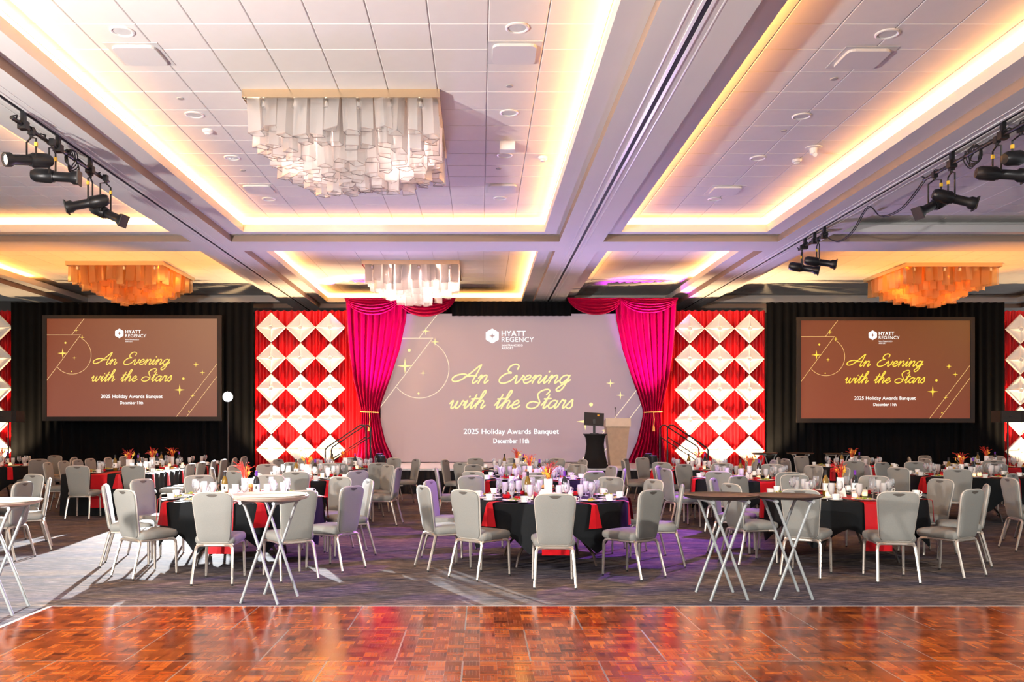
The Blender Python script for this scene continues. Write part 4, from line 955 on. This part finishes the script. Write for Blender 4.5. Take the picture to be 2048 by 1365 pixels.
SEATN = {-90:'near', -126:'near-left', -162:'left-near', 162:'left-far', 126:'far-left', 90:'far', 54:'far-right', 18:'right-far', -18:'right-near', -54:'near-right'}
def seatname(a):
    a = (a+180) % 360-180; return min(SEATN.items(), key=lambda kv: abs((kv[0]-a+180) % 360-180))[1]
K = 1.012
TABLES = {
 'left front table': dict(c=(-2.85,10.55), a0=-90, lod=2, run=0, ch=[(-2.66,8.75),(-3.67,9.27),(-4.3,10.1),(-4.3,11.1),(-3.86,12.04),(-2.9,12.1),(-1.93,11.5),(-1.46,11.0),(-1.39,9.74),(-1.85,9.0)]),
 'centre front table': dict(c=(.82,10.45), a0=-90, lod=2, run=0, ch=[(.73,8.55),(-.10,9.18),(-.48,9.87),(-.64,10.9),(-.14,11.9),(.78,11.95),(1.66,11.5),(2.14,11.0),(2.18,10.1),(1.68,9.26)]),
 'right front table': dict(c=(4.45,10.75), a0=-96, lod=2, run=0, ch=[(4.26,8.85),(5.2,9.2),(5.8,10.1),(3.35,9.2),(2.94,10.2),(3.03,11.25),(3.52,11.85),(4.38,12.2),(5.34,11.9),(5.83,11.1)]),
 'left-edge table': dict(c=(-7.1,10.9), a0=-12, lod=1, run=0, ch=[(-5.5,10.5),(-5.7,11.4),(-6.24,12.3)]),
 'right-edge table': dict(c=(8.55,11.3), a0=160, lod=1, run=0, ch=[(6.86,11.4),(7.0,10.5),(7.55,12.4)]),
 'left second-row table': dict(c=(-2.9,14.7), a0=-85, lod=1, run=5, ch=[(-4.25,14.36),(-3.53,13.5),(-2.77,13.2),(-1.87,13.3),(-1.51,14.36),(-1.91,15.2),(-2.82,15.8),(-3.83,15.7),(-4.27,15.2)]),
 'centre second-row table': dict(c=(.83,14.55), a0=-90, lod=1, run=0, ch=[(0,13.3),(.85,12.95),(1.70,13.2),(-.56,14.36),(2.16,14.0),(2.22,14.95),(-.12,15.6),(.82,15.95),(1.75,15.7)]),
 'right second-row table': dict(c=(4.5,14.55), a0=-90, lod=1, run=0, ch=[(3.18,14.0),(3.7,13.3),(4.5,13.0),(3.15,15.0),(3.67,15.65),(5.8,15.2),(5.85,14.3),(5.3,15.75)]),
 'far-right second-row table': dict(c=(8.45,15.3), a0=-110, lod=1, run=20, ch=[(7.56,13.8),(6.85,14.4),(6.85,15.5),(7.6,16.6),(8.4,16.95),(9.6,16.3)]),
 'left-stairs third-row table': dict(c=(-2.8,18.1), a0=-90, lod=0, run=0, ch=[(-1.88,16.35),(-2.66,16.3),(-3.49,16.7),(-4.2,18.3),(-3.76,19.0),(-1.45,18.4),(-1.9,19.1),(-2.8,19.35)]),
 'mid-stage third-row table': dict(c=(.75,17.75), a0=-90, lod=0, run=0, ch=[(-.14,16.7),(.66,16.2),(1.49,16.7),(-.13,19.0),(1.68,18.95),(-.62,17.95),(.78,19.3),(2.12,18.2)]),
 'right-stairs third-row table': dict(c=(4.5,18.0), a0=-90, lod=0, run=0, ch=[(3.08,18.7),(3.0,17.75),(3.6,19.4),(3.6,16.8),(5.85,18.7),(6.0,17.8),(4.5,16.5)]),
 'right-screen third-row table': dict(c=(8.1,19.0), a0=-90, lod=0, run=0, ch=[(6.75,18.6),(6.7,19.5),(7.5,20.45),(7.47,17.5),(8.9,20.4)]),
 'right-edge back table': dict(c=(11.2,19.3), a0=-90, lod=0, run=0, ch=[(9.74,18.8),(9.75,19.7),(10.5,17.95),(12.1,20.6),(10.5,20.7)]),
 'left-edge back table': dict(c=(-10.7,19.5), a0=-40, lod=0, run=0, ch=[(-9.4,18.5),(-9.25,19.5),(-10.1,20.85),(-11.3,18.0)]),
}
TZ = .768
def place_setting(tn, lod, P, ang, rz, rr_, first, nap=True):
    """P: point on the table edge; ang: outward heading in radians; rr_: rng"""
    u = Vector((math.cos(ang), math.sin(ang))); t = Vector((-u.y, u.x)); z = TZ
    def at(inw, side): q = Vector(P[:2])-u*inw+t*side; return (q.x, q.y, z)
    sn = first; L = lambda what: '%s at the %s place of the %s' % (what, sn, tn)
    g = 'place settings on the '+tn
    j = lambda s_: rr_.uniform(-s_, s_)
    if nap: inst([(None, NAPK[rr_.randrange(2)], None)], 'napkin', (P[0]+t.x*(-.175), P[1]+t.y*(-.175), 0), ang-math.pi/2, L('red napkin hanging over the edge'), 'napkin', g)
    if rr_.random() < .92:
        p = at(.21+j(.02), j(.02)); e = inst([('plate_rim', PLATE, None), ('salad', SAL[rr_.randrange(3)], None)], 'salad_plate', p, rr_.uniform(0, 6), L('white plate of salad'), 'plate', g)
    s_ = at(.13, .205+j(.02)); inst([(None, SAUCER, None)], 'saucer', s_, 0, L('white saucer'), 'saucer', g)
    inst(CUP, 'coffee_cup', (s_[0], s_[1], s_[2]), rr_.uniform(-1, 1), L('white coffee cup'), 'cup', g)
    inst([(None, WATER, None)], 'water_glass', at(.44+j(.02), .06+j(.03)), 0, L('footed glass of iced water'), 'glass', g)
    if rr_.random() < .9: inst([(None, WINE, None)], 'wine_glass', at(.40+j(.03), .165+j(.02)), 0, L('stemmed wine glass'), 'glass', g)
    if rr_.random() < .75: inst(FAVOR, 'favor_box', at(.42+j(.03), -.09+j(.02)), rr_.uniform(0, 1.5), L('small red gift box'), 'gift box', g)
    if lod >= 2:
        inst([(None, FORK, None)], 'fork', at(.2, -.115-.03), ang+math.pi/2+j(.15), L('steel fork'), 'fork', g)
        inst([(None, KNIFE, None)], 'knife', at(.2, .135), ang+math.pi/2+j(.15), L('steel knife'), 'knife', g)
def centrepiece(tn, c, rr_, lod, suffix=''):
    x, y = c; z = TZ; g = 'centrepieces of the '+tn; L = lambda w: '%s in the middle of the %s%s' % (w, tn, suffix)
    inst(VASES[rr_.randrange(3)], 'flower_vase', (x, y+.06, z), rr_.uniform(0, 6), L('white vase of red sprays'), 'vase', 'vases of red sprays')
    inst(WHITEW, 'wine_bottle', (x-.22+rr_.uniform(-.05,.05), y-.02, z), rr_.uniform(-.5,.5), L('amber white-wine bottle'), 'bottle', g)
    inst(REDW, 'wine_bottle', (x+.17+rr_.uniform(-.05,.05), y+.02, z), rr_.uniform(-.5,.5), L('dark red-wine bottle with purple foil'), 'bottle', g)
    for k, w in enumerate(('near', 'left', 'right') if lod else ('near', 'right')):
        a = {'near': -90, 'left': 200, 'right': -20}[w]; inst(VOTIVE, 'votive_candle', (x+.26*math.cos(R(a+10)), y+.26*math.sin(R(a+10)), z), 0, L('%s votive candle' % w), 'candle', g)
    if lod:
        inst([(None, BOWL, None)], 'bread_bowl', (x+.02, y+.27, z), 0, L('golden footed bread bowl'), 'bowl', g)
        for k, w in enumerate(('left', 'middle', 'right')): inst([(None, ROLL, None)], 'bread_roll', (x-.03+.05*k, y+.27+.02*(k % 2), z+.115), k*.7, '%s bread roll in the bowl of the %s%s' % (w, tn, suffix), 'bread', g)
        for k, w in enumerate(('salt', 'pepper')): inst(SHAKER, 'shaker', (x+.05+.045*k, y-.17, z), 0, L(w+' shaker'), 'shaker', g)
        inst([(None, CARD, None)], 'tent_card', (x-.08, y-.17, z), rr_.uniform(-.3,.3), L('white tent card'), 'card', g)
for ti, (tn, T) in enumerate(TABLES.items()):
    c = T['c']; rr_ = random.Random(100+ti)
    inst(TABLE, 'banquet_table', (c[0], c[1], 0), R(T['a0']+7), 'round folding banquet table under the black cloth of the '+tn, 'table', 'round banquet tables')
    inst([(None, CLOTH[ti % 3], None)], 'tablecloth', (c[0], c[1], 0), R(13*ti), 'black pointed cloth draped over the '+tn, 'tablecloth', 'black tablecloths')
    inst([(None, RUN, None)], 'table_runner', (c[0], c[1], 0), R(T['run']), 'red satin runner across the '+tn, 'runner', 'red table runners')
    used = {}
    for (x, y) in T['ch']:
        x, y = x*K, y*K; d = Vector((c[0]-x, c[1]-y)); dist = d.length; d.normalize()
        oc = max(1.27, dist-.31); ox, oy = c[0]-d.x*oc, c[1]-d.y*oc
        an = math.degrees(math.atan2(-d.y, -d.x)); sn = seatname(an); used[sn] = used.get(sn, 0)+1
        if used[sn] > 1:
            alt = sorted(SEATN.items(), key=lambda kv: abs((kv[0]-an+180) % 360-180)); sn = next(v for k_, v in alt if v not in used); used[sn] = 1
        rz = math.atan2(d.y, d.x)-math.pi/2+rr_.uniform(-.10, .10)
        inst(CHAIR if T['lod'] else CHAIR_FAR, 'banquet_chair', (ox, oy, 0), rz, 'grey banquet chair at the %s seat of the %s' % (sn, tn), 'chair', 'grey banquet chairs')
    for k in range(10):
        an = T['a0']+36*k; sn = seatname(an+.01); px, py = c[0]+.95*math.cos(R(an)), c[1]+.95*math.sin(R(an))
        if abs(px/py*1750+960-1024) > 1130: continue
        if T['lod'] == 0 and k % 2 == 1 and math.sin(R(an)) > .3: continue
        place_setting(tn, T['lod'], (px, py), R(an), 0, rr_, sn, abs(math.cos(R(an-T['run']-90))) < .95)
    centrepiece(tn, c, rr_, T['lod'])
# the long table at the left
tn = 'long table'; lx0, lx1, ly0, ly1 = -7.62, -6.05, 15.95, 20.35; rr_ = random.Random(77)
for k in range(2):
    ya = ly0+.02+(ly1-ly0-.04)*k/2; yb = ly0+.02+(ly1-ly0-.04)*(k+1)/2-.01
    e = obj('banquet_table', None, None, ((lx0+lx1)/2, (ya+yb)/2, 0)); tag(e, '%s half of the long table under floor-length black cloth' % ('near', 'far')[k], 'table')
    b = MB(); b.box(-.76,.76,-(yb-ya)/2,(yb-ya)/2,.73,.755); obj('tabletop', b.mesh('tabletop', M['plywood']), e)
    for sx in (-1,1):
        for sy in (-1,1):
            b = MB(); b.tube([(sx*.6,sy*.9,.73),(sx*.6,sy*.9,.01)], .018, 6); obj('leg', b.mesh('leg', M['tableleg'], 60), e)
b = MB(); per = []
n1, n2 = 24, 60
for i in range(n1): per.append((lx0+(lx1-lx0)*i/n1, ly0))
for i in range(n2): per.append((lx1, ly0+(ly1-ly0)*i/n2))
for i in range(n1): per.append((lx1-(lx1-lx0)*i/n1, ly1))
for i in range(n2): per.append((lx0, ly1-(ly1-ly0)*i/n2))
cx, cy = (lx0+lx1)/2, (ly0+ly1)/2; N_ = len(per); v = [(cx, cy, .762)]
for d, z in ((0, .762), (.012, .735), (.02, .4), (.03, .012)):
    for i, (x, y) in enumerate(per):
        ex = 1 if x >= lx1 else (-1 if x <= lx0 else 0); ey = 1 if y >= ly1 else (-1 if y <= ly0 else 0)
        wv = d*(1+.7*math.sin(i*1.7)); v.append((x+ex*wv, y+ey*wv, z))
f = [(0, 1+i, 1+(i+1) % N_) for i in range(N_)]
for q in range(3): f += [(1+q*N_+i, 1+(q+1)*N_+i, 1+(q+1)*N_+(i+1) % N_, 1+q*N_+(i+1) % N_) for i in range(N_)]
b.add(v, f); inst([(None, b.mesh('tablecloth', M['blackcloth'], 60), None)], 'tablecloth', (0,0,0), 0, 'floor-length black cloth over the long table at the left', 'tablecloth', 'black tablecloths')
b = MB(); w = .15
pts = [(ly0-.062,.15),(ly0-.05,.5),(ly0-.03,.75),(ly0+.01,.7665),(ly1-.01,.7665)]
for p, q in zip(pts, pts[1:]): b.add([(-w,p[0],p[1]),(w,p[0],p[1]),(w,q[0],q[1]),(-w,q[0],q[1])], [(0,1,2,3)])
inst([(None, b.mesh('table_runner', M['red']), None)], 'table_runner', (-6.93,0,0), 0, 'red satin runner down the length of the long table', 'runner', 'red table runners')
ORD = ['nearest', 'second', 'third', 'fourth', 'fifth', 'farthest']
for (x, y, w) in ((-6.95,15.1,'left seat'), (-5.98,15.12,'right seat')):
    inst(CHAIR, 'banquet_chair', (x*K, y*K+.27, 0), rr_.uniform(-.08,.08), 'grey banquet chair at the near end of the long table, '+w, 'chair', 'grey banquet chairs')
for k, (x, y) in enumerate(((-5.42,16.05),(-5.46,16.8),(-5.48,17.6),(-5.5,18.4),(-5.5,19.2),(-5.5,20.0))):
    inst(CHAIR, 'banquet_chair', (x*K-.17, y*K, 0), math.pi/2+rr_.uniform(-.1,.1), 'grey banquet chair, %s along the right side of the long table' % ORD[k], 'chair', 'grey banquet chairs')
    place_setting(tn, 1, (lx1+.03, y*K), 0, 0, rr_, ORD[k]+' right-side')
for k, (x, y) in enumerate(((-8.15,16.6),(-8.2,17.3),(-8.24,18.0),(-8.3,18.7),(-8.2,19.4),(-8.15,20.1))):
    inst(CHAIR, 'banquet_chair', (x*K+.24, y*K, 0), -math.pi/2+rr_.uniform(-.1,.1), 'grey banquet chair, %s along the left side of the long table' % ORD[k], 'chair', 'grey banquet chairs')
    place_setting(tn, 1, (lx0-.03, y*K), math.pi, 0, rr_, ORD[k]+' left-side')
for k, x in enumerate((-7.2, -6.4)): place_setting(tn, 1, (x, ly0-.03), -math.pi/2, 0, rr_, ('near-end left', 'near-end right')[k])
for k, y in enumerate((17.0, 18.2, 19.4)): centrepiece(tn, (-6.84, y), rr_, 0, ', %s of three' % ('nearest', 'middle', 'farthest')[k])

# ------------------------------------------------------------------ tray stands
def tray_stand(x, y, rz, label, gl):
    e = obj('tray_stand', None, None, (x, y, 0), (0,0,rz)); tag(e, label, 'tray stand', 'folding tray stands')
    hx, hy, zt = .18, .225, .92
    for s in (-1, 1):            # two U frames that cross
        for yy in (-1, 1):
            yv = yy*(hy-.022*(s > 0)); b = MB(); b.tube([(s*hx, yv, .0), (-s*hx*.80, yv, zt-.05), (-s*hx*.92, yv, zt-.012)], .0135, 8); obj('leg', b.mesh('leg', M['greysteel'], 60), e)
        b = MB(); b.tube([(-s*hx*.92, -hy-.04, zt-.005), (-s*hx*.92, hy+.04, zt-.005)], .016, 10); obj('top_bar', b.mesh('top_bar', M['greysteel'], 60), e)
    for yy in (-1, 1):
        b = MB(); b.tube([(0, yy*hy-.03, .49), (0, yy*hy+.03, .49)], .008, 8); obj('pivot_bolt', b.mesh('pivot_bolt', M['steel'], 60), e)
    for k in (-.12, .12):
        b = MB(); b.box(-hx*.92, hx*.92, k-.02, k+.02, zt+.006, zt+.0105); obj('webbing', b.mesh('webbing', M['black']), e)
b = MB(); b.lathe([(0,0),(.30,0),(.335,.012),(.345,.022),(.348,.024),(.342,.026),(.325,.016),(.295,.008),(0,.008)], 44)
TRL = b.mesh('tray', M['tray_light'], 40)
b = MB(); b.lathe([(0,0),(.30,0),(.335,.012),(.345,.022),(.348,.024),(.342,.026),(.325,.016),(.295,.008),(0,.008)], 44)
TRD = b.mesh('tray', M['tray_dark'], 40)
def trays(x, y, n, me, word, where, z0=.932):
    for k in range(n):
        inst([(None, me, None)], 'serving_tray', (x+rnd.uniform(-.012,.012), y+rnd.uniform(-.012,.012), z0+k*.0125), 0, '%s round serving tray, %s on the stand %s' % (word, (['only one'] if n == 1 else ['bottom one', 'middle one', 'top one'] if n == 3 else ['lower one', 'upper one'])[k], where), 'tray', 'round serving trays')
for (x, y, rz, n, me, word, where) in ((-1.95, 8.14, R(-14), 3, TRL, 'beige', 'before the left front table'), (2.29, 8.29, R(3), 2, TRD, 'dark brown', 'left of the pair'), (2.92, 8.34, R(-2), 1, TRD, 'dark brown', 'right of the pair'), (-4.18, 7.60, R(10), 2, TRL, 'tan', 'cut by the left picture edge'),
                               (7.45, 22.9, R(20), 1, TRD, 'dark', 'before the right drape, leftmost of three'), (8.35, 22.8, R(-10), 1, TRD, 'dark', 'before the right drape, middle of three'), (9.15, 22.4, R(5), 1, TRD, 'dark', 'before the right drape, rightmost of three')):
    tray_stand(x, y, rz, 'grey folding tray stand '+where if not where.startswith(('left of', 'right of')) else 'grey folding tray stand, %s before the right front table' % where, None)
    trays(x, y, n, me, word, where)
for k in ('candle', 'lens', 'bluelens', 'bulb'): M[k].cycles.emission_sampling = 'NONE'
print('objects', len(bpy.data.objects))
